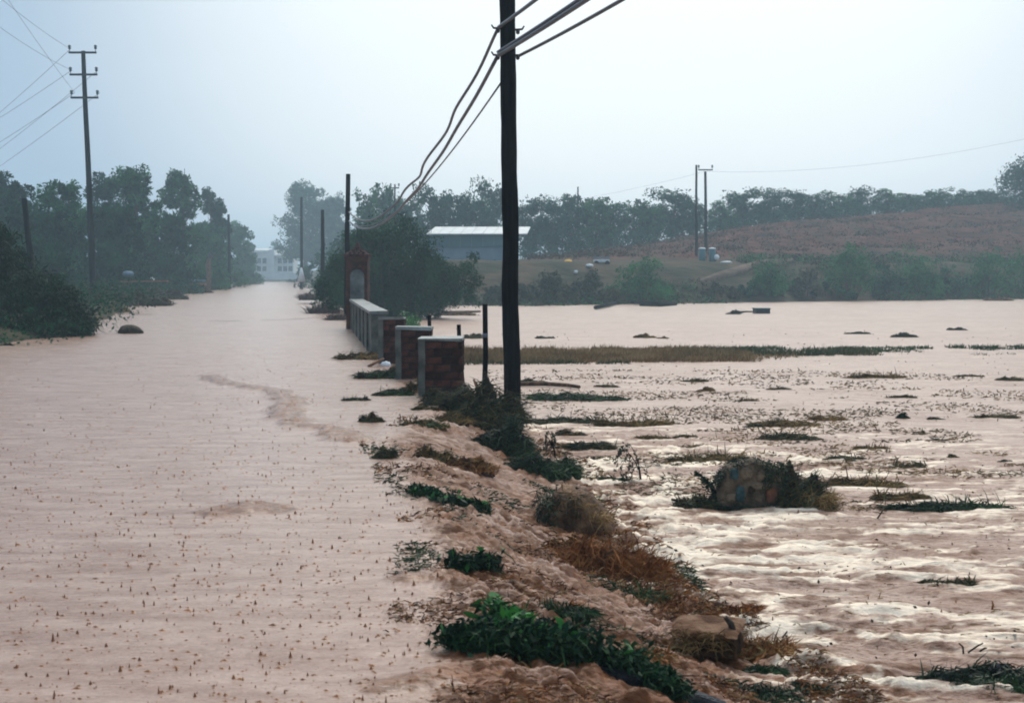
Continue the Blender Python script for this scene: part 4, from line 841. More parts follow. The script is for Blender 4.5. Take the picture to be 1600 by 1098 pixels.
# --- in the flooded field, from far to near
F = [
 ('debris_clump', 'small dark clump in far water, third from the right above the green reed line', 1340, 522, 26, 7, 'dark_soil', 'dkgrass', None),
 ('debris_clump', 'dark clump with raised top in far water, middle of three above the green reed line', 1414, 527, 30, 13, 'dark_soil', 'dkgrass', None),
 ('debris_clump', 'smooth dark hump in far water near the right frame edge', 1497, 516, 20, 8, 'dark_soil', 'dkgrass', None),
 ('debris_clump', 'pointed brown hump just behind the golden reeds', 1007, 528, 24, 12, 'soil', 'straw', None),
 ('debris_clump', 'small reddish hump behind the golden reeds, right of the pointed one', 1036, 529, 12, 6, 'soil', 'straw', None),
 ('debris_clump', 'dark rounded heap in the water right of the nearest pier top', 735, 529, 28, 15, 'dark_soil', 'olive', None),
 ('debris_clump', 'low dark clump behind the reeds right beside the black pole', 850, 529, 20, 7, 'dark_soil', 'dkgrass', None),
 ('grass_tuft', 'thin brown grass streak below the reeds in open water', 1085, 597, 30, 9, 'soil', 'olive', None),
 ('grass_tuft', 'small pointed brown tuft left of mid field', 1103, 611, 18, 12, 'soil', 'straw', None),
 ('grass_tuft', 'faint brown tuft under the reeds right of the black pole', 948, 605, 24, 7, 'soil', 'olive', None),
 ('grass_tuft', 'long flat brown grass streak with dark left end', 1372, 591, 64, 9, 'soil', 'olive', 'straw'),
 ('grass_tuft', 'flat grey tuft near the right edge under the green reed line', 1517, 589, 32, 5, 'soil', 'olive', None),
 ('grass_tuft', 'brown tuft touching the right frame edge under the reed line', 1580, 595, 28, 10, 'soil', 'olive', None),
 ('grass_tuft', 'narrow dark grass streak right of mid field', 1411, 622, 36, 7, 'dark_soil', 'olive', None),
 ('grass_tuft', 'golden brown matted tuft, larger of two side by side', 1234, 667, 72, 18, 'soil', 'straw', 'olive'),
 ('grass_tuft', 'golden brown matted tuft, smaller right hand one of two', 1296, 657, 48, 11, 'soil', 'straw', None),
 ('grass_tuft', 'dark green tuft below the larger golden tuft', 1236, 687, 58, 16, 'dark_soil', 'dkgrass', 'olive'),
 ('grass_tuft', 'olive tuft between dark green tuft and right field', 1365, 704, 44, 11, 'dark_soil', 'olive', 'straw'),
 ('grass_tuft', 'dark green slanting tuft above right of the masonry lump', 1325, 721, 46, 15, 'dark_soil', 'dkgrass', 'olive'),
 ('grass_tuft', 'small dark upright sprig in the right field', 1411, 654, 14, 16, 'dark_soil', 'dkgrass', None),
 ('grass_tuft', 'tiny dark leaning sprig right of the upright sprig', 1462, 656, 18, 8, 'dark_soil', 'dkgrass', None),
 ('grass_tuft', 'tiny dark green tuft in the right field', 1468, 689, 18, 6, 'dark_soil', 'dkgrass', None),
 ('debris_clump', 'tiny pointed brown clump in the right field', 1489, 715, 12, 9, 'soil', 'olive', None),
 ('debris_clump', 'tiny dark clump near the right frame edge, mid height', 1570, 722, 16, 7, 'dark_soil', 'dkgrass', None),
 ('grass_tuft', 'long thin brown streak above the dark green bed', 1423, 731, 48, 6, 'soil', 'olive', None),
 ('grass_tuft', 'golden grass mat right of the masonry lump shrub', 1345, 763, 92, 22, 'soil', 'straw', 'olive'),
 ('grass_tuft', 'golden grass mat leading into the dark green bed', 1412, 782, 66, 18, 'soil', 'straw', 'olive'),
 ('grass_tuft', 'dark green bed of drowned plants, left half', 1448, 800, 86, 22, 'dark_soil', 'dkgrass', 'leafdk'),
 ('grass_tuft', 'dark green bed of drowned plants, right half', 1523, 799, 92, 21, 'dark_soil', 'grass', 'dkgrass'),
 ('debris_clump', 'small dark square clump left of the golden mat', 1338, 787, 14, 9, 'dark_soil', 'dkgrass', None),
 ('grass_tuft', 'brown grass streak at the left of the right field', 1218, 609, 26, 6, 'soil', 'olive', None),
 ('grass_tuft', 'brown streak touching the right frame edge, mid height', 1556, 653, 50, 6, 'soil', 'olive', None),
 ('grass_tuft', 'long green grass bed right behind the black pole', 900, 627, 130, 22, 'dark_soil', 'grass', 'dkgrass'),
 ('grass_tuft', 'dark grass bed just right of the black pole', 830, 598, 40, 10, 'dark_soil', 'dkgrass', 'olive'),
 ('grass_tuft', 'green brown grass bed right of the black pole foot', 877, 663, 112, 15, 'soil', 'dkgrass', 'olive'),
 ('grass_tuft', 'flat olive grass bed right of the pole foot bed', 992, 667, 100, 12, 'soil', 'olive', 'straw'),
 ('debris_clump', 'brown clump behind the nearer wilted stalk', 892, 682, 32, 20, 'soil', 'dkgrass', 'straw'),
 ('debris_clump', 'dark humped clump between the two wilted stalks', 925, 704, 62, 22, 'dark_soil', 'dkgrass', 'olive'),
 ('grass_tuft', 'small dark tuft under the humped clump', 940, 722, 44, 9, 'dark_soil', 'dkgrass', None),
 ('grass_tuft', 'olive tuft right of the farther wilted stalk top', 1026, 688, 44, 13, 'soil', 'straw', 'olive'),
 ('grass_tuft', 'small dark streak above the masonry lump', 1072, 684, 26, 8, 'dark_soil', 'olive', None),
 ('grass_tuft', 'brown streak left above the masonry lump', 1084, 701, 40, 8, 'soil', 'straw', 'olive'),
 ('grass_tuft', 'long brown streak just above the masonry lump', 1100, 722, 88, 10, 'soil', 'olive', 'straw'),
 ('grass_tuft', 'green tuft at the foot of the farther wilted stalk', 952, 755, 60, 15, 'dark_soil', 'dkgrass', 'grass'),
 ('grass_tuft', 'small green tuft under the farther wilted stalk', 1004, 757, 34, 10, 'dark_soil', 'dkgrass', 'grass'),
 ('grass_tuft', 'small dark tuft in mid field', 1180, 668, 22, 8, 'dark_soil', 'dkgrass', None),
 ('grass_tuft', 'tiny brown tuft in mid field near the upper current', 1170, 627, 22, 5, 'soil', 'olive', None),
 ('debris_clump', 'dark clump with twigs in the lower right current', 1489, 919, 70, 15, 'dark_soil', 'dkgrass', 'olive'),
 ('grass_tuft', 'small green tuft in the current beside the brown bank', 1063, 958, 40, 10, 'dark_soil', 'grass', None),
]
for (nm, lab, px, py, wp, hp, m1, m2, mx) in F:
    clump(nm, lab, 'grass tuft' if nm == 'grass_tuft' else 'debris', px, py, wp * 1.25, hp * 1.15, m1, m2, n=int(160 + wp * 9), bl=.4 if wp > 40 else .2, z=LOW, mix=mx, up=.12, depth=.6, mound=.5, flow=(2.2, -.1))
# --- on the road edge
E = [
 ('debris_clump', 'round dark brown clump alone on the water left of the debris heap', 578, 660, 36, 25, 'soil', 'olive', 'dkgrass', .25),
 ('grass_tuft', 'bright green grass washed up left of the middle pier', 588, 592, 74, 20, 'soil', 'grass', 'dkgrass', .15),
 ('grass_tuft', 'dark green grass left of the nearest pier foot', 612, 618, 52, 18, 'dark_soil', 'grass', 'dkgrass', .2),
 ('grass_tuft', 'thin dark grass scrap on the water left of the piers', 556, 626, 36, 7, 'dark_soil', 'dkgrass', None, .1),
 ('twig_heap', 'flat brown twigs left of the farthest pier foot', 562, 562, 64, 18, 'soil', 'straw', 'olive', .15),
 ('grass_tuft', 'brown grass heap at the foot of the middle pier', 645, 614, 48, 36, 'soil', 'straw', 'olive', .5),
 ('debris_clump', 'brown clump left of the debris heap', 663, 641, 34, 12, 'soil', 'olive', None, .15),
 ('grass_tuft', 'green tipped brown tuft below the nearest pier', 662, 668, 68, 17, 'soil', 'grass', 'straw', .2),
 ('grass_tuft', 'dark green and brown tuft at the left start of the rapids', 602, 718, 40, 32, 'soil', 'olive', 'dkgrass', .3),
 ('grass_tuft', 'dark brown grass heap in the upper rapids', 678, 720, 60, 38, 'dark_soil', 'olive', 'straw', .45),
 ('grass_tuft', 'long brown grass sweep right of the dark heap in the upper rapids', 735, 738, 70, 42, 'soil', 'straw', 'root', .4),
 ('grass_tuft', 'small green scrap left above the big leafy plant', 712, 940, 26, 10, 'soil', 'grass', None, .2),
 ('grass_tuft', 'green grass tongue behind the big leafy plant', 860, 968, 130, 30, 'soil', 'grass', 'dkgrass', .15),
 ('grass_tuft', 'green grass patch below the orange brown roots', 985, 940, 120, 32, 'soil', 'grass', 'olive', .2),
 ('grass_tuft', 'small dark green scrap on the lower ridge', 1200, 1052, 60, 18, 'dark_soil', 'dkgrass', 'grass', .15),
 ('grass_tuft', 'grey green drowned tuft at the bottom edge centre', 1185, 1092, 90, 22, 'soil', 'dkgrass', None, .1),
]
for (nm, lab, px, py, wp, hp, m1, m2, mx, up) in E:
    clump(nm, lab, 'grass tuft' if nm == 'grass_tuft' else 'debris', px, py, wp, hp, m1, m2, n=int(160 + wp * 6), bl=.45, mix=mx, up=up, depth=.7, mound=.65, bw=.009)
# dark heap at pier and pole foot, several layers
def heap(name, label, px, py, wp, hp, m1, mats, n, seed, up=.35, z=None):
    return clump(name, label, 'debris', px, py, wp, hp, m1, mats[0], n=int(n * 1.4), bl=.5, seed=seed, up=up, mix=mats[1], depth=.75, mound=.7, bw=.011, z=z)
heap('debris_heap', 'dark brown debris heap at the foot of the nearest brick pier', 745, 668, 124, 104, 'dark_soil', ('dkgrass', 'olive'), 2400, 61)
heap('debris_heap', 'black tangled debris round the black pole foot', 780, 710, 92, 82, 'dark_soil', ('dkgrass', 'dkgrass'), 2400, 62)
heap('debris_heap', 'flattened brown debris slope left of the dark heap', 700, 662, 70, 26, 'soil', ('straw', 'olive'), 500, 63)
heap('debris_heap', 'dark straw and weed heap burying the right foot of the nearest brick pier', 706, 642, 84, 58, 'dark_soil', ('olive', 'dkgrass'), 1300, 161)
heap('debris_heap', 'small straw heap between the feet of the middle and farthest piers', 622, 590, 40, 26, 'dark_soil', ('straw', 'olive'), 500, 162)
heap('grass_heap', 'dark green grass heap below the black pole with a yellow scrap at its tip', 850, 752, 120, 66, 'dark_soil', ('grass', 'dkgrass'), 1800, 64, up=.2)
heap('root_mat', 'orange brown mat of torn roots beside the bright current', 950, 905, 165, 84, 'soil', ('root', 'root'), 2600, 65, up=.9)
heap('root_mat', 'smaller orange brown roots above the long root mat', 885, 872, 100, 54, 'soil', ('root', 'straw'), 1100, 66, up=.8)
heap('root_mat', 'brown clod on the slope above the green grass tongue', 872, 952, 60, 26, 'soil', ('root', 'root'), 300, 67, up=.3)
heap('root_mat', 'brown roots along the low right ridge by the stake', 1180, 1035, 130, 52, 'soil', ('root', 'straw'), 1500, 68, up=.6)
heap('root_mat', 'small rusty roots in the current above the broken slab', 1165, 958, 60, 18, 'soil', ('root', 'root'), 260, 69, up=.2)
heap('root_mat', 'rusty roots at the bottom end of the right ridge', 1262, 1085, 80, 30, 'soil', ('root', 'dkgrass'), 500, 70, up=.3)
heap('root_mat', 'rusty root scraps on the slope right of the big leafy plant', 1010, 1035, 90, 30, 'soil', ('root', 'straw'), 420, 71, up=.2)
heap('mud_mound', 'blackish wet mound with twigs in the bottom right corner', 1545, 1080, 170, 56, 'blackmud', ('dkgrass', 'dkgrass'), 500, 72, up=.05, z=LOW)
heap('grass_tuft', 'green grass on the near side of the black mound', 1580, 1085, 100, 26, 'dark_soil', ('grass', 'dkgrass'), 900, 73, up=.1, z=LOW)
heap('mud_mound', 'small bluish black scrap at the bottom edge', 1302, 1100, 40, 14, 'blackmud', ('dkgrass', 'dkgrass'), 60, 74, up=.05)

# rock-like clod
def clod():
    p = surf(905, 828, -.38); k = p[1] / FP; rng = np.random.default_rng(12); root = thing('earth_clod', 'big brown earth clod with dark grassy left face at the top of the drop', 'clod', p + [0, .25, 0])
    g = Geo(); nu, nv = 30, 14; th = np.linspace(0, 2 * np.pi, nu, endpoint=False); ph = np.linspace(0, 1, nv); P, T = np.meshgrid(ph, th, indexing='ij')
    r = np.cos(P * np.pi / 2 * .99) ** .6; k_ = 1 + .35 * (fbm(np.cos(T) * 2 + 3, np.sin(T) * 2 + P * 2, 5, 4) - .5)
    x = .33 * r * np.cos(T) * k_; y = .3 * r * np.sin(T) * k_; z = .36 * np.sin(P * np.pi / 2) * (1 + .3 * (fbm(x * 9, y * 9, 7, 3) - .5)); z = z * (1 - .55 * np.clip(x / .33, 0, 1)); 
    g.add(np.stack([x, y, z - .03], -1).reshape(-1, 3), (lambda i, j: np.stack([i, j, j + nu, i + nu], -1).reshape(-1, 4))(np.arange(nv - 1)[:, None] * nu + np.arange(nu)[None], np.arange(nv - 1)[:, None] * nu + (np.arange(nu) + 1)[None] % nu), 0, True)
    g.build('clod_body', M['rock'], root)
    n = 900; base = np.stack([rng.uniform(-.36, .02, n), rng.uniform(-.28, .1, n), rng.uniform(.02, .3, n)], 1); d = rng.normal(size=(n, 3)); d[:, 2] -= .8; d[:, 1] -= .4; g = Geo(); blades(g, base, d, rng.uniform(.05, .16, n), .009, .1, rng); g.build('grass_fringe', [M['dkgrass']], root)
    n = 500; base = np.stack([rng.uniform(-.2, .25, n), rng.uniform(-.3, .1, n), rng.uniform(.1, .33, n)], 1); base[:, 2] *= 1 - .9 * np.clip(base[:, 0] / .33, 0, 1); d = rng.normal(size=(n, 3)); d[:, 2] -= .3; d[:, 0] += .8; g = Geo(); blades(g, base, d, rng.uniform(.06, .16, n), .008, .2, rng); g.build('root_fringe', [M['straw']], root)
clod()

# masonry lump
def lump():
    p = on(1172, 796, LOW); Yd = p[1]; k = Yd / FP; root = thing('masonry_lump', 'broken lump of rubble masonry with teal and red stones in the current', 'masonry', p); rng = np.random.default_rng(3)
    out = [(1122, 800), (1120, 774), (1129, 752), (1136, 730), (1152, 726), (1176, 719), (1197, 726), (1222, 736), (1226, 762), (1232, 800)]
    P = np.array([[(a - 1172) * k, (796 - b) * k * 1.02] for a, b in out]); g = Geo(); n = len(P); c = P.mean(0)
    rings = [(-.03, .90), (.0, 1.0), (.14, 1.04), (.30, .92), (.38, .6)]
    vv = []
    for (y, s) in rings: q = c + (P - c) * s; q[:, 1] = np.where(P[:, 1] <= 0, P[:, 1], q[:, 1]); vv.append(np.stack([q[:, 0] + rng.uniform(-.006, .006, n), np.full(n, y), q[:, 1]], 1))
    v = np.vstack(vv); i = np.arange(len(rings) - 1)[:, None] * n + np.arange(n)[None]; j = np.arange(len(rings) - 1)[:, None] * n + (np.arange(n) + 1)[None] % n
    g.add(v, [np.stack([i, j, j + n, i + n], -1).reshape(-1, 4), np.array([list(range(n))[::-1]]), np.array([[x + (len(rings) - 1) * n for x in range(n)]])]); g.build('mortar_body', mat('rubble_mortar', (.05, .038, .025), (.17, .125, .085), 9, .9, 1, 30), root)
    def stone(px, py, w, h, m, label=None, kind='box', rot=0):
        x = (px - 1172) * k; z = (796 - py) * k; w *= k; h *= k; N_ = 7; m_ = 14; g = Geo()
        th = np.linspace(0, 2 * np.pi, m_, endpoint=False); e = 4.0 if kind == 'box' else 2.0
        cx_ = np.sign(np.cos(th)) * np.abs(np.cos(th)) ** (2 / e); cz_ = np.sign(np.sin(th)) * np.abs(np.sin(th)) ** (2 / e)
        if kind == 'cone': cx_ = cx_ * (1 - .42 * (cz_ + 1) * 1.0).clip(.12)
        jit = rng.uniform(.9, 1.08, m_); vs = []
        for (yy_, s) in ((.04, 1.05), (-.034, .98), (-.048, .84), (-.054, .5)): vs.append(np.stack([x + cx_ * w / 2 * s * jit, np.full(m_, yy_), z + cz_ * h / 2 * s * jit], 1))
        i = np.arange(3)[:, None] * m_ + np.arange(m_)[None]; j = np.arange(3)[:, None] * m_ + (np.arange(m_) + 1)[None] % m_
        g.add(np.vstack(vs), [np.stack([i, j, j + m_, i + m_], -1).reshape(-1, 4), np.array([[q + 3 * m_ for q in range(m_)]])], 0, False); g.build('stone', M[m], root, label=label)
    stone(1146, 739, 14, 18, 'teal_stone', 'teal stone in the upper left'); stone(1156, 771, 14, 26, 'teal_stone', 'teal stone in the lower middle')
    stone(1165, 738, 20, 20, 'beige_stone', 'round pale stone', 'round'); stone(1188, 739, 22, 24, 'beige_stone', 'pointed pale stone', 'cone')
    stone(1173, 764, 13, 13, 'dark_soil', 'dark round stone', 'round'); stone(1205, 773, 19, 26, 'red_stone', 'red brick in the lower right')
    for (a, b, w, h) in [(1187, 757, 32, 13), (1187, 777, 15, 12), (1141, 776, 15, 13), (1212, 746, 14, 9)]: stone(a, b, w, h, 'beige_stone')
    g = Geo(); n = 1900; a = rng.uniform(0, np.pi, n); base = np.stack([np.cos(a) * .36, rng.uniform(-.04, .3, n), .40 * np.sin(a) + .06 + rng.uniform(-.02, .02, n)], 1)
    base = base[np.abs(base[:, 0]) < .32]; base = np.vstack([base, np.stack([rng.uniform(.1, .36, 900), rng.uniform(-.08, .2, 900), rng.uniform(.22, .46, 900)], 1), np.stack([rng.uniform(-.36, .38, 500), rng.uniform(-.1, -.02, 500), rng.uniform(-.02, .05, 500)], 1)]); n = len(base); d = rng.normal(size=(n, 3)); d[:, 2] -= .1; blades(g, base, d, rng.uniform(.03, .09, n), .012, .3, rng); g.build('moss_fringe', M['dkgrass'], root)
lump()
def twigs(g, c, n, L, r, rng, up=.6, spread=1.0, mat=0):
    for _ in range(n):
        d = rng.normal(size=3) * [spread, spread * .7, .5]; d[2] = abs(d[2]) + up; d /= np.linalg.norm(d); l = L * rng.uniform(.5, 1); s = np.array(c) + rng.normal(size=3) * [L * .3, L * .15, 0]
        m = s + d * l * .5 + rng.normal(size=3) * l * .08; g.tube([s, m, s + d * l + rng.normal(size=3) * l * .1], [r, r * .8, r * .4], 5, mat)
cl = clump('uprooted_shrub', 'dark tangled shrub with golden grass stuck against the masonry lump', 'shrub', 1250, 800, 112, 88, 'dark_soil', 'dkgrass', n=2600, bl=.28, z=LOW, mix='olive', up=.5, depth=.7, mound=.8, bw=.009)
rng = np.random.default_rng(44); g = Geo(); twigs(g, (-.1, 0, .15), 14, .35, .006, rng); g.build('twig', M['bark'], cl)
g = Geo(); n = 700; b_ = np.stack([rng.uniform(.0, .35, n), rng.uniform(-.2, .1, n), rng.uniform(0, .16, n)], 1); d = rng.normal(size=(n, 3)); d[:, 0] += .8; d[:, 2] = np.abs(d[:, 2]) * .6 + .1; blades(g, b_, d, rng.uniform(.08, .25, n), .008, .4, rng); g.build('golden_grass', M['straw'], cl)
cl = clump('debris_tail', 'dark branch and debris trailing left of the masonry lump', 'debris', 1098, 797, 80, 30, 'dark_soil', 'dkgrass', n=700, bl=.25, z=LOW, mix='olive', up=.25, depth=.6, mound=.8)
g = Geo(); k = 13.9 / FP; g.tube([(.16, 0, .08), (.10, 0, .22), (-.02, 0, .34)], [.03, .025, .012], 6); g.tube([(-.3, -.05, .10), (-.14, -.05, .06), (0, -.05, .09)], [.012, .016, .016], 6); g.build('branch', M['pole'], cl)
g = Geo(); n = 160; q = rng.uniform(0, 1, n)[:, None]; b_ = np.array([.12, 0, .18]) * (1 - q) + np.array([-.06, 0, .36]) * q + rng.normal(size=(n, 3)) * [.03, .03, .02] * (1.2 - q); leaves(g, b_, .04, rng); g.build('leaf_spray', M['leafdk'], cl, kind='stuff')

# wilted stalks
def wilted(label, pxb, pyb, pxt, pyt, z, seed, nh=7):
    p = on(pxb, pyb, z); t_ = at(pxt, pyt, p[1]) - p; rng = np.random.default_rng(seed); root = thing('wilted_plant', label, 'plant', p); H = t_[2]
    def bez(a, b, c, k): k = k[:, None]; return (1 - k) ** 2 * a + 2 * k * (1 - k) * b + k * k * c
    kk = np.linspace(0, 1, 7); z0 = np.array([0, 0, -.08])
    main = [bez(z0, t_ * [.1, 1, .6], t_, kk), bez(z0, t_ * [-.2, 1, .5] + [-.03, 0, 0], t_ * [1.2, 1, .85] + [-.02, 0, 0], kk), bez(z0, t_ * [.5, 1, .35] + [.02, 0, 0], t_ * [.6, 1, .62] + [.04, 0, 0], kk)]
    for q in main: g = Geo(); g.tube(q, np.linspace(.008, .003, 7), 5); g.build('stalk', M['pole'], root)
    for k in range(nh):
        a = main[k % 3][rng.integers(4, 7)]; dx = rng.uniform(-.13, .11) * (H / .35); c = a + [dx, rng.uniform(-.05, .05), -rng.uniform(.2, .6) * H]; q = bez(a, a + [dx * .8, 0, .05 * H], c, kk)
        g = Geo(); g.tube(q, np.linspace(.004, .0015, 7), 4); m = 26; pts = q[rng.integers(2, 7, m)] + rng.normal(size=(m, 3)) * [.012, .012, .018]; leaves(g, pts, rng.uniform(.028, .045), rng, 1, droop=.9, aspect=.45); g.build('drooping_spray', [M['pole'], M['dark_soil'] if k % 3 else M['dkgrass']], root)
wilted('nearer wilted stalk with hanging brown leaves beside the dark green heap', 868, 712, 856, 672, -.45, 1)
wilted('farther wilted stalk with hanging leaves, leaning left over the current', 1003, 754, 985, 695, LOW, 2, 12)
# small extras near heap
def stick(name, label, pa, pb, z, r, m='bark', za=0.0, cat='stick'):
    a = on(*pa, z); a[2] += za; b = at(*pb, a[1]); g = Geo(); d = b - a; g.tube([(0, 0, 0), d * .5 + [.01, 0, .01], d], [r, r * .9, r * .6], 7); return g.build(name, M[m], None, a, label=label, category=cat)
oval(903, 737, on(903, 737, -.4)[1], .10, .09, 'yellow', 'plastic_bottle', 'small orange yellow plastic scrap at the tip of the green heap', 'plastic scrap')
stick('plank', 'yellowish plank leaning beside the black post by the debris heap', (752, 628), (740, 592), -.25, .03, 'plank', .0, 'plank')
g = Geo(); p = on(749, 634, -.2); g.tube([(0, 0, 0), (.04, 0, .22)], [.05, .045], 8); g.build('cloth_scrap', M['blue'], None, p, label='dark blue cloth scrap at the foot of the black post', category='cloth')
stick('stick', 'thin stick poking out left of the dark debris heap', (735, 660), (708, 668), -.1, .012)
stick('stick', 'slanted board end by the farthest brick pier foot', (575, 573), (600, 560), 0, .03, 'plank', cat='board')
oval(603, 570, on(603, 572, 0)[1], .22, .15, 'white', 'white_rag', 'crumpled white rag at the farthest brick pier foot', 'rag')
stick('stick', 'dark stick leaning in the current below the golden mat', (1370, 811), (1381, 793), LOW, .008)
stick('stick', 'forked dark stick riding the bright current', (1160, 893), (1182, 886), LOW, .013, 'pole')
stick('stick', 'small upright twig in the lower right current', (1549, 956), (1550, 938), LOW, .008, 'root')
stick('stick', 'thin pale stick in the current right of the broken slab', (1222, 996), (1230, 985), LOW, .006)
stick('stake', 'dark pointed stake at the right end of the broken slab', (1146, 990), (1133, 963), -.3, .022, 'bark', cat='stake')
for k, (a, b, lab) in enumerate([((1505, 1042), (1498, 1004), 'leftmost twig sticking out of the black mound'), ((1512, 1040), (1536, 1004), 'tallest slanting twig on the black mound'), ((1530, 1038), (1542, 1012), 'rightmost twig on the black mound')]):
    stick('twig', lab, a, b, LOW, .006, 'pole', .08, 'twig')
def slab():
    p = surf(1100, 1010, -.34); root = thing('broken_slab', 'dark brown slab end sticking out of the bank with water sliding over it', 'slab', p, -.25); rng = np.random.default_rng(2)
    def lumpy(w, d, h, c, m, nm, flat):
        g = Geo(); nu, nv = 22, 12; U_, V_ = np.meshgrid(np.linspace(-1, 1, nu), np.linspace(-1, 1, nv)); e = (1 - np.abs(U_) ** 6) * (1 - np.abs(V_) ** 6)
        z = h * (e ** .35) * (1 + flat * (fbm(U_ * 3, V_ * 3, 61, 4) - .5)) - .10 * (U_ > 2); x = U_ * w * (1 + .12 * (fbm(V_ * 2 + 5, V_ * 0, 62, 2) - .5)); y = V_ * d * (1 + .15 * (fbm(U_ * 2, U_ * 0, 63, 2) - .5))
        i = (np.arange(nv - 1)[:, None] * nu + np.arange(nu - 1)[None]).ravel(); g.add(np.stack([x + c[0], y + c[1], z + c[2]], -1).reshape(-1, 3), np.stack([i, i + 1, i + nu + 1, i + nu], -1), 0, True); g.build(nm, m, root)
    lumpy(.17, .20, .10, (.02, .22, -.06), M['slab_body'], 'slab_body', .3)
    lumpy(.20, .24, .025, (-.01, .27, .050), M['slab_top'], 'slab_top', .9)
    g = Geo(); n = 300; b_ = np.stack([rng.uniform(-.2, .12, n), rng.uniform(.0, .06, n), rng.uniform(-.03, .08, n)], 1); d = rng.normal(size=(n, 3)) * [1, .4, .4]; d[:, 2] -= .2; blades(g, b_, d, rng.uniform(.04, .12, n), .007, .3, rng); g.build('straw_fringe', M['straw'], root)
slab()

# ------------------------------------------------------------------ leafy plants washed over the slope
def leaf_mesh(L):
    g = Geo(); w = L * .26; v = np.array([[0, 0, 0], [w * .8, L * .3, .012], [w, L * .55, .0], [0, L, -.03], [-w, L * .55, .0], [-w * .8, L * .3, .012], [0, L * .4, -.006]]); g.add(v, np.array([[0, 1, 6], [1, 2, 6], [2, 3, 6], [3, 4, 6], [4, 5, 6], [5, 0, 6]])); return g
def leafy(label, path, hw, n_obj, n_fill, leaf, seed, m='leafdk', name='leafy_plant', h=.12, wid=None):
    P = [surf(*p) for p in path]; o = P[0].copy(); P = np.array([p - o for p in P]); rng = np.random.default_rng(seed); root = thing(name, label, 'plant', o); P[:, 2] += .02
    def along(u):
        k = u * (len(P) - 1); i = np.minimum(k.astype(int), len(P) - 2); f = (k - i)[:, None]; return P[i] * (1 - f) + P[i + 1] * f
    W = np.array(wid if wid else [1] * len(P)); 
    g = Geo(); g.tube(along(np.linspace(0, 1, 14)), .012, 6)
    for _ in range(26):
        u = rng.uniform(0, .9); a = along(np.array([u, u + .08])); e = a[1] + [rng.uniform(-1, 1) * hw, rng.uniform(-1, 1) * hw * .8, rng.uniform(.2, 1) * h * 1.2]; g.tube([a[0], (a[0] + e) / 2 + [0, 0, .02], e], [.006, .005, .003], 5)
    g.build('stem', M['leafdk'], root)
    n = n_fill; u = rng.uniform(0, 1, n); ww = np.interp(u, np.linspace(0, 1, len(W)), W); rg_ = .35 + 1.25 * fbm(u * 13, u * 0 + seed, 5, 2); b_ = along(u) + np.stack([rng.normal(size=n) * hw * .45 * ww, rng.normal(size=n) * hw * .42 * ww, np.abs(rng.uniform(-.02, 1, n)) ** 1.3 * h * ww * rg_], 1)
    g = Geo(); leaves(g, b_, leaf * 1.15, rng, 0, aspect=.34); h2 = n // 3; d = rng.normal(size=(h2, 3)); d[:, 0] += 1.2; d[:, 1] -= .3; h2 = h2 // 3; blades(g, b_[:h2], d[:h2], rng.uniform(.06, .18, h2), .009, .3, rng, 1); q = rng.uniform(size=n) < .03; leaves(g, b_[q] + [0, 0, .02], leaf * 1.2, rng, 2); g.build('foliage', [M[m], M['grass'], M['leafbright']], root, kind='stuff')
    ms = [leaf_mesh(leaf * s).build('leaf', M['leafdk'] if s < 1.2 else M['grass'], root) for s in (.9, 1.15, 1.4)]
    for k in range(n_obj):
        o_ = ms[k] if k < 3 else ms[k % 3].copy()
        if k >= 3: COL.objects.link(o_)
        u = rng.uniform(0, 1); ww = float(np.interp(u, np.linspace(0, 1, len(W)), W)); q = along(np.array([u]))[0] + [rng.normal() * hw * .5 * ww, rng.normal() * hw * .4 * ww, rng.uniform(.4, 1.15) * h * ww]; o_.location = [float(x) for x in q]; o_.rotation_euler = (rng.uniform(-.9, .9), rng.uniform(-.9, .9), rng.uniform(0, 6.28))
    return root
leafy('big dark green leafy plant sprawled across the near bank', [(705, 1012), (760, 1018), (820, 1022), (880, 1030), (940, 1045), (1000, 1064), (1060, 1094)], .145, 140, 6000, .045, 81, h=.125, wid=[.75, .95, 1.0, 1.1, 1.0, .75, .5])
leafy('leafy green shoot standing up behind the big dark plant', [(770, 975), (790, 985), (815, 1000)], .10, 26, 260, .075, 82, m='leafbright', h=.10)
leafy('small dark leafy plant alone on the slope', [(703, 893), (730, 893), (755, 893), (772, 896)], .09, 30, 420, .05, 83, h=.09)
leafy('narrow dark green plant lying diagonally in the upper rapids', [(642, 770), (670, 778), (700, 788), (730, 798), (755, 804)], .10, 24, 700, .06, 84, h=.06)
leafy('bright green shrub growing behind the farthest brick pier', [(628, 512), (640, 514), (652, 512)], .22, 20, 900, .11, 85, m='leafbright', h=.55, name='green_shrub')
# dark stem ridge under the big plant
g = Geo(); P = [surf(*p) for p in [(935, 1052), (1010, 1072), (1085, 1096), (1130, 1110)]]; o = P[0]; g.tube([p - o + [0, 0, .01] for p in P], [.03, .045, .05, .04], 8); g.build('drowned_trunk', M['blackmud'], None, o, label='black sunken trunk at the lower end of the big leafy plant', category='trunk')

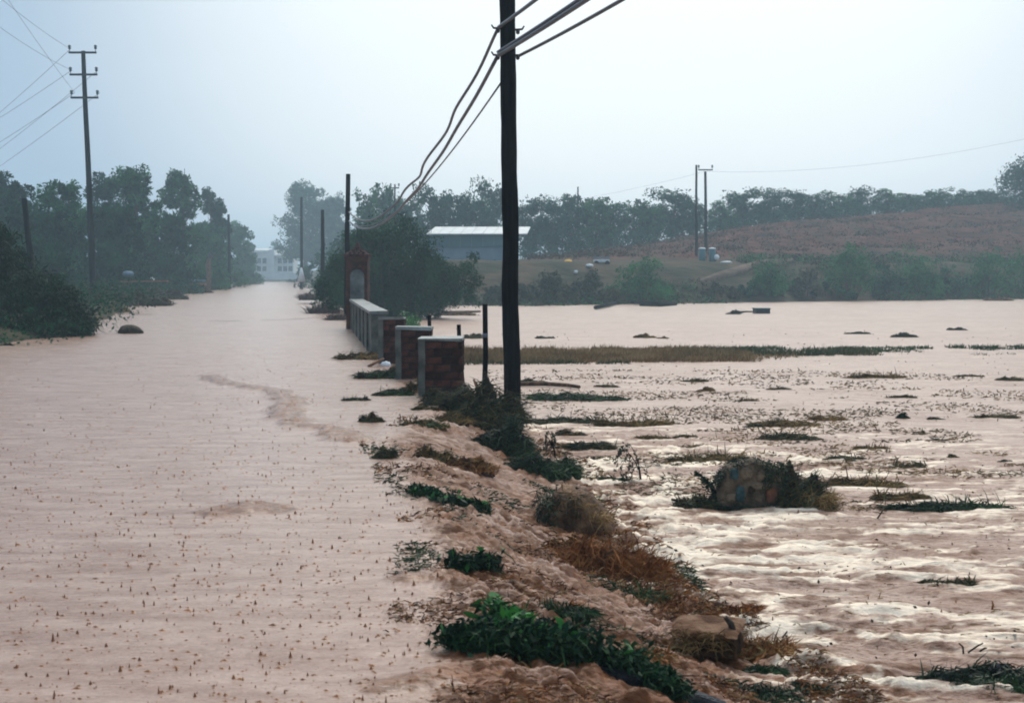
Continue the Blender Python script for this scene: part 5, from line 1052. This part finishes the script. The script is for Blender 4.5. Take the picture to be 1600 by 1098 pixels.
# ------------------------------------------------------------------ floating logs, planks, left shore litter
def logp(name, label, pts, r, m, z=LOW, cat='log', lift=.06):
    P = np.array([on(px, py, z) + [0, 0, lift] for px, py in pts]); o = P[0]; g = Geo(); g.tube(P - o, np.linspace(r, r * .7, len(P)), 8); return g.build(name, M[m], None, o, label=label, category=cat)
logp('branch', 'crooked dark branch floating at the far side of the field', [(930, 484), (950, 480), (965, 475), (985, 474), (1000, 477)], .12, 'pole_grey', cat='branch', lift=.15)
logp('log', 'straight dark log joined end on to the crooked far branch', [(1003, 478), (1030, 479), (1055, 477)], .24, 'pole', lift=.12)
p = on(1192, 490, LOW); root = thing('floating_crate', 'dark green box floating in the far water with a thin pole', 'box', p + [0, .5, 0]); g = Geo(); g.box((0, 0, .08), (.88, .7, .42), rz=.05); g.build('box_body', M['blackmud'], root)
g = Geo(); g.box((0, 0, .30), (.94, .76, .05), rz=.05); g.build('box_rim', M['shed_band'], root); logp('pole_stick', 'thin pole floating left of the dark green box', [(1150, 489), (1165, 488), (1180, 488)], .05, 'pole', lift=.05, cat='stick')
clump('debris_clump', 'pointed dark clump at the left end of the thin floating pole', 'debris', 1148, 491, 22, 9, 'dark_soil', 'dkgrass', n=120, z=LOW)
logp('log', 'long thin log among the grass right behind the black pole', [(812, 604), (850, 604), (885, 606), (905, 609)], .05, 'soil')
logp('driftwood', 'pale brown driftwood line on the far water left of the black pole', [(690, 490), (720, 489), (750, 488)], .10, 'soil')
clump('debris_clump', 'low brown debris on the far water line left of the black pole', 'debris', 712, 493, 70, 8, 'soil', 'straw', n=260, z=LOW, up=.1)
clump('debris_clump', 'low clump at the far water line right of the black pole', 'debris', 836, 478, 22, 7, 'soil', 'olive', n=160, z=LOW)
clump('debris_clump', 'brown debris line at the far right shore', 'debris', 1566, 470, 46, 8, 'soil', 'straw', n=260, z=LOW)
p = on(201, 521, 0); root = thing('dark_lump', 'solitary smooth black lump in the road water near the left bush', 'debris', p + [0, .2, 0]); g = Geo(); dome(g, .40, .3, .26, np.random.default_rng(5), bumpy=.2); g.build('lump_body', M['dark_soil'], root)
g = Geo(); rng = np.random.default_rng(6); n = 120; b_ = np.stack([rng.uniform(-.36, .36, n), rng.uniform(-.28, .0, n), rng.uniform(.0, .1, n)], 1); blades(g, b_, rng.normal(size=(n, 3)) * [1, .5, .2], rng.uniform(.05, .12, n), .02, .3, rng); g.build('weed_fringe', M['dkgrass'], root)
clump('grass_tuft', 'dark sliver of debris cut by the left frame edge', 'debris', 4, 540, 26, 5, 'dark_soil', 'dkgrass', n=120)
LD = [('dark green debris bank right of the tall power pole foot', 200, 478, 120, 26, 'dkgrass', 'olive'), ('greenish debris in front of the power pole foot', 165, 488, 70, 14, 'olive', 'straw'), ('brown and green debris stretching right from the power pole', 245, 468, 90, 20, 'olive', 'dkgrass'),
      ('flat debris bank before the pale broken trunk', 285, 458, 90, 14, 'olive', 'straw'), ('brown rubble beside the pale broken trunk', 345, 443, 44, 20, 'straw', 'olive'), ('dark debris under the plank on the left shore', 325, 451, 46, 12, 'dkgrass', 'olive')]
for k, (lab, px, py, wp, hp, a, b) in enumerate(LD):
    clump('debris_bank', lab, 'debris', px, py, wp, hp, 'soil' if k % 2 else 'dark_soil', a, n=900, bl=1.0, mix=b, up=.3, depth=.5, mound=.9, bw=.03, z=0.0)
def far_plank(name, lab, a, b, Yd, w, m):
    p = at(*a, Yd); q = at(*b, Yd); g = Geo(); d = q - p; g.box(d / 2, (np.linalg.norm(d), .5, w), tilt=-math.atan2(d[2], d[0])); g.build(name, M[m], None, p, label=lab, category='plank')
far_plank('plank', 'long reddish plank lying on the left shore debris', (262, 442), (322, 444), 150, .22, 'plank')
far_plank('metal_sheet', 'pale sheet lying behind the reddish plank', (295, 439), (325, 438), 153, .25, 'blue')
far_plank('plank', 'short reddish plank left end on the left shore', (185, 440), (262, 439), 106, .10, 'plank')
p = at(324, 446, 152); t_ = at(327, 396, 152) - p; root = thing('broken_trunk', 'pale broken tree trunk standing upright on the left shore', 'trunk', p); g = Geo(); g.tube([t_ * 0 - [0, 0, .3], t_ * .35 + [.1, 0, 0], t_ * .6 - [.05, 0, 0], t_ * .85], [.36, .26, .30, .2], 9); g.build('trunk_body', M['beige_stone'], root)
g = Geo(); g.tube([t_ * .84, t_ * .92 + [.1, 0, 0], t_], [.24, .28, .12], 8); g.build('split_top', M['plaster'], root)
oval(200, 428, 110, .9, .5, 'blue', 'sheet_scrap', 'pale grey scrap caught in the left thicket', 'scrap')
oval(238, 436, 115, .4, .3, 'white', 'sheet_scrap', 'tiny white scrap on the left shore debris', 'scrap')
clump('debris_bank', 'dark rubble at the far end of the road on the right', 'debris', 462, 441, 30, 9, 'dark_soil', 'olive', n=300, bl=1, bw=.06, z=0)
p = on(470, 438, 0.1); Yc = 150; p = at(471, 436, Yc); g = Geo(); g.tube([(0, 0, -.3), (0, 0, 1.2)], [.45, .08], 10); g.build('marker_cone', M['white'], None, p, label='small white pointed marker at the right road edge far off', category='marker')

# ------------------------------------------------------------------ reeds (nobody could count them)
def reeds():
    rng = np.random.default_rng(6); g = Geo()
    def strip(x0, x1, y0, y1, n, h, mi, thr, sd):
        nonlocal g
        x = rng.uniform(x0, x1, n); y = rng.uniform(y0, y1, n) + .10 * x; ok = fbm(x * .9, y * .5, sd, 3) > thr; x, y = x[ok], y[ok]; n = len(x)
        b_ = np.stack([x, y, np.full(n, LOW - .03)], 1); d = rng.normal(size=(n, 3)) * [.45, .3, .1]; d[:, 0] += .25; d[:, 2] = 1; hh = h * (.55 + .9 * fbm(x * .8, y * .4, sd + 9, 3)) * rng.uniform(.6, 1.1, n)
        blades(g, b_, d, hh, .028, rng.uniform(0, .35, n), rng, mi)
    strip(-1.6, 6.6, 36.6, 42.5, 16000, .30, 0, .36, 1); strip(-1.6, 3.0, 36.0, 37.5, 1500, .18, 1, .40, 2); strip(4.5, 10.5, 39.0, 42.0, 5500, .22, 1, .42, 3); strip(5, 18.5, 40.5, 43.4, 8000, .17, 2, .47, 4); strip(8, 18.5, 38.6, 39.8, 800, .12, 2, .62, 5)
    strip(4, 8, 37.5, 40, 1200, .2, 0, .5, 6)
    g.build('flattened_reeds', [M['reed'], M['reed_green'], M['grass']], kind='stuff')
reeds()

# ------------------------------------------------------------------ rain splashes and drifting scraps
def splashes():
    rng = np.random.default_rng(17); g = Geo(); m = mat('muddy_splash', (.11, .035, .010), (.30, .12, .04), 3, .4)
    P = []
    while len(P) < 9500:
        Yd = 5.3 + 30 * rng.uniform() ** 1.35; x = rng.uniform(-.42, .42) * Yd
        if x > float(lip(Yd)) + .1 + (rng.uniform() < .10) * 9 or x < -12: continue
        P.append((x, Yd))
    P = np.array(P); z = surf_z(P[:, 0], P[:, 1]); n = len(P); s = rng.uniform(.35, 1.0, n) ** 1.8; s = s * np.where(rng.uniform(size=n) < .08, 1.4, 1)
    # upright jets: small tapered spikes with a bead
    k = 4; th = np.linspace(0, 2 * np.pi, k, endpoint=False); prof = [(-.004, 1.0), (.006, .65), (.018, .38), (.028, .02)]
    V = []
    tall = rng.choice([.3, .7, 1.15], n, p=[.70, .22, .08])
    sx = rng.uniform(.7, 1.5, n) * np.where(tall < .5, 1.9, .8)
    for (h, r) in prof:
        V.append(np.stack([P[:, 0:1] + np.cos(th)[None] * r * .011 * (s * sx)[:, None], P[:, 1:2] + np.sin(th)[None] * r * .011 * s[:, None], (z + h * s * tall)[:, None] + 0 * th[None]], -1))
    V = np.stack(V, 1).reshape(-1, 3); i = np.arange(n)[:, None, None] * (4 * k) + np.arange(3)[None, :, None] * k + np.arange(k)[None, None]; j = np.arange(n)[:, None, None] * (4 * k) + np.arange(3)[None, :, None] * k + (np.arange(k)[None, None] + 1) % k
    g.add(V, np.stack([i, j, j + k, i + k], -1).reshape(-1, 4), 0, True); g.build('rain_splashes', m, kind='stuff')
    # scraps and chips on the field and rapids
    g = Geo(); n = 2600; Yd = 1 / rng.uniform(1 / 60, 1 / 8.5, n); x = rng.uniform(-.1, .40, n) * Yd; ok = x > lip(Yd) + .2; x, Yd = x[ok], Yd[ok]; n = len(x)
    keep = fbm(x * .5, Yd * .6, 19, 3) > .42; x, Yd = x[keep], Yd[keep]; n = len(x); b_ = np.stack([x, Yd, surf_z(x, Yd) + .006], 1); d = rng.normal(size=(n, 3)) * [1, .35, .12]; d[:, 2] += .08
    blades(g, b_, d, rng.uniform(.02, .08, n), np.maximum(.008, .0007 * Yd), .1, rng, 0); h = n // 3; b2 = b_[:h] + rng.normal(size=(h, 3)) * [.3, .3, .005]; leaves(g, b2, .028, rng, 1, aspect=.6)
    n = 90000; Yd = 1 / rng.uniform(1 / 34, 1 / 9.5, n); x = rng.uniform(-.02, .40, n) * Yd
    pt = fbm(x * .55 + 3, Yd * .8, 29, 5, .6); wgt = np.exp(-((x / Yd - .13) / .14) ** 2) * .06; ok = (x > toe(Yd)) & (pt + wgt > .595 + .3 * ss((14.5 - Yd) / 2)) & (rng.uniform(size=n) < .55); x, Yd = x[ok], Yd[ok]; n = len(x)
    b_ = np.stack([x, Yd, surf_z(x, Yd)], 1); d = rng.normal(size=(n, 3)) * [1.4, .5, .25]; d[:, 2] = np.abs(d[:, 2]) + .02; sel = fbm(x * 1.2, Yd * 1.4, 30, 2) > .52
    for q, mi in ((sel, 0), (~sel, 2)): blades(g, b_[q], d[q], rng.uniform(.03, .12, q.sum()), np.maximum(.008, .0008 * Yd[q]), .2, rng, mi)
    g.build('floating_debris', [M['straw'], M['dark_soil'], M['olive']], kind='stuff')
splashes()
def rapids_scraps():
    rng = np.random.default_rng(23); g = Geo(); n = 200000; Yd = 1 / rng.uniform(1 / 24, 1 / 5.8, n); t_ = rng.uniform(-.15, 1.15, n); x = lip(Yd) + t_ * (toe(Yd) - lip(Yd))
    dens = fbm(x * 1.6, Yd * 1.6, 24, 4); edge = np.exp(-((t_ - .9) / .16) ** 2) * ss((Yd - 8.6) / 1.0) * ss((13.6 - Yd) / 1.0)
    p = 1.2 * ss((dens - .46) / .14) * (.35 + .8 * ss((t_ - .2) / .6)) + edge * .7; ok = rng.uniform(size=n) < p * .36; x, Yd, t_, edge = x[ok], Yd[ok], t_[ok], edge[ok]; n = len(x)
    z = surf_z(x, Yd); b_ = np.stack([x, Yd, z + .003], 1); d = rng.normal(size=(n, 3)) * [.9, .6, .25]; d[:, 0] += .5; d[:, 1] -= .3; d[:, 2] = np.abs(d[:, 2]) + .05 + edge * .7
    L = rng.uniform(.02, .09, n) * (1 + edge * .5); w = np.maximum(.007, .0010 * Yd); kind = np.where(edge > .3, rng.choice([0, 0, 0, 1, 2], n), np.where(fbm(x * .9, Yd * .9, 25, 2) > .62, rng.choice([3, 4, 4], n), rng.choice([0, 0, 1, 1, 2], n)))
    for k in range(5):
        q = kind == k; blades(g, b_[q], d[q], L[q], w[q], .25, rng, k)
    g.build('rapids_debris', [M['root'], M['soil'], M['straw'], M['grass'], M['dkgrass']], kind='stuff')
    g = Geo(); m = 1500; i = rng.choice(n, m); c = b_[i] + rng.normal(size=(m, 3)) * [.05, .05, .0]; c[:, 2] = surf_z(c[:, 0], c[:, 1])
    r = rng.uniform(.003, .011, m) * (1 + edge[i]); o8 = np.array([[1, 0, 0], [0, 1, 0], [-1, 0, 0], [0, -1, 0], [0, 0, .8], [0, 0, -.5]]); v = c[:, None] + o8[None] * r[:, None, None] * rng.uniform(.6, 1.4, (m, 6, 3)); f = np.array([[0, 1, 4], [1, 2, 4], [2, 3, 4], [3, 0, 4], [1, 0, 5], [2, 1, 5], [3, 2, 5], [0, 3, 5]])
    g.add(v.reshape(-1, 3), (np.arange(m)[:, None, None] * 6 + f[None]).reshape(-1, 3), 0); g.build('soil_crumbs', M['root'], kind='stuff')
rapids_scraps()

# ------------------------------------------------------------------ rainy air
g = Geo(); g.box((0, 0, 12.0), (3040, 3040, 28.0)); hz = g.build('haze', [], kind='stuff')
hm = bpy.data.materials.new('rain_haze'); hm.use_nodes = True; nt = hm.node_tree; nt.nodes.clear(); o_ = nt.nodes.new('ShaderNodeOutputMaterial'); pv = nt.nodes.new('ShaderNodeVolumePrincipled')
pv.inputs['Density'].default_value = .00115; pv.inputs['Color'].default_value = (.60, .82, .96, 1); pv.inputs['Anisotropy'].default_value = .3; nt.links.new(pv.outputs[0], o_.inputs['Volume']); hz.data.materials.append(hm)
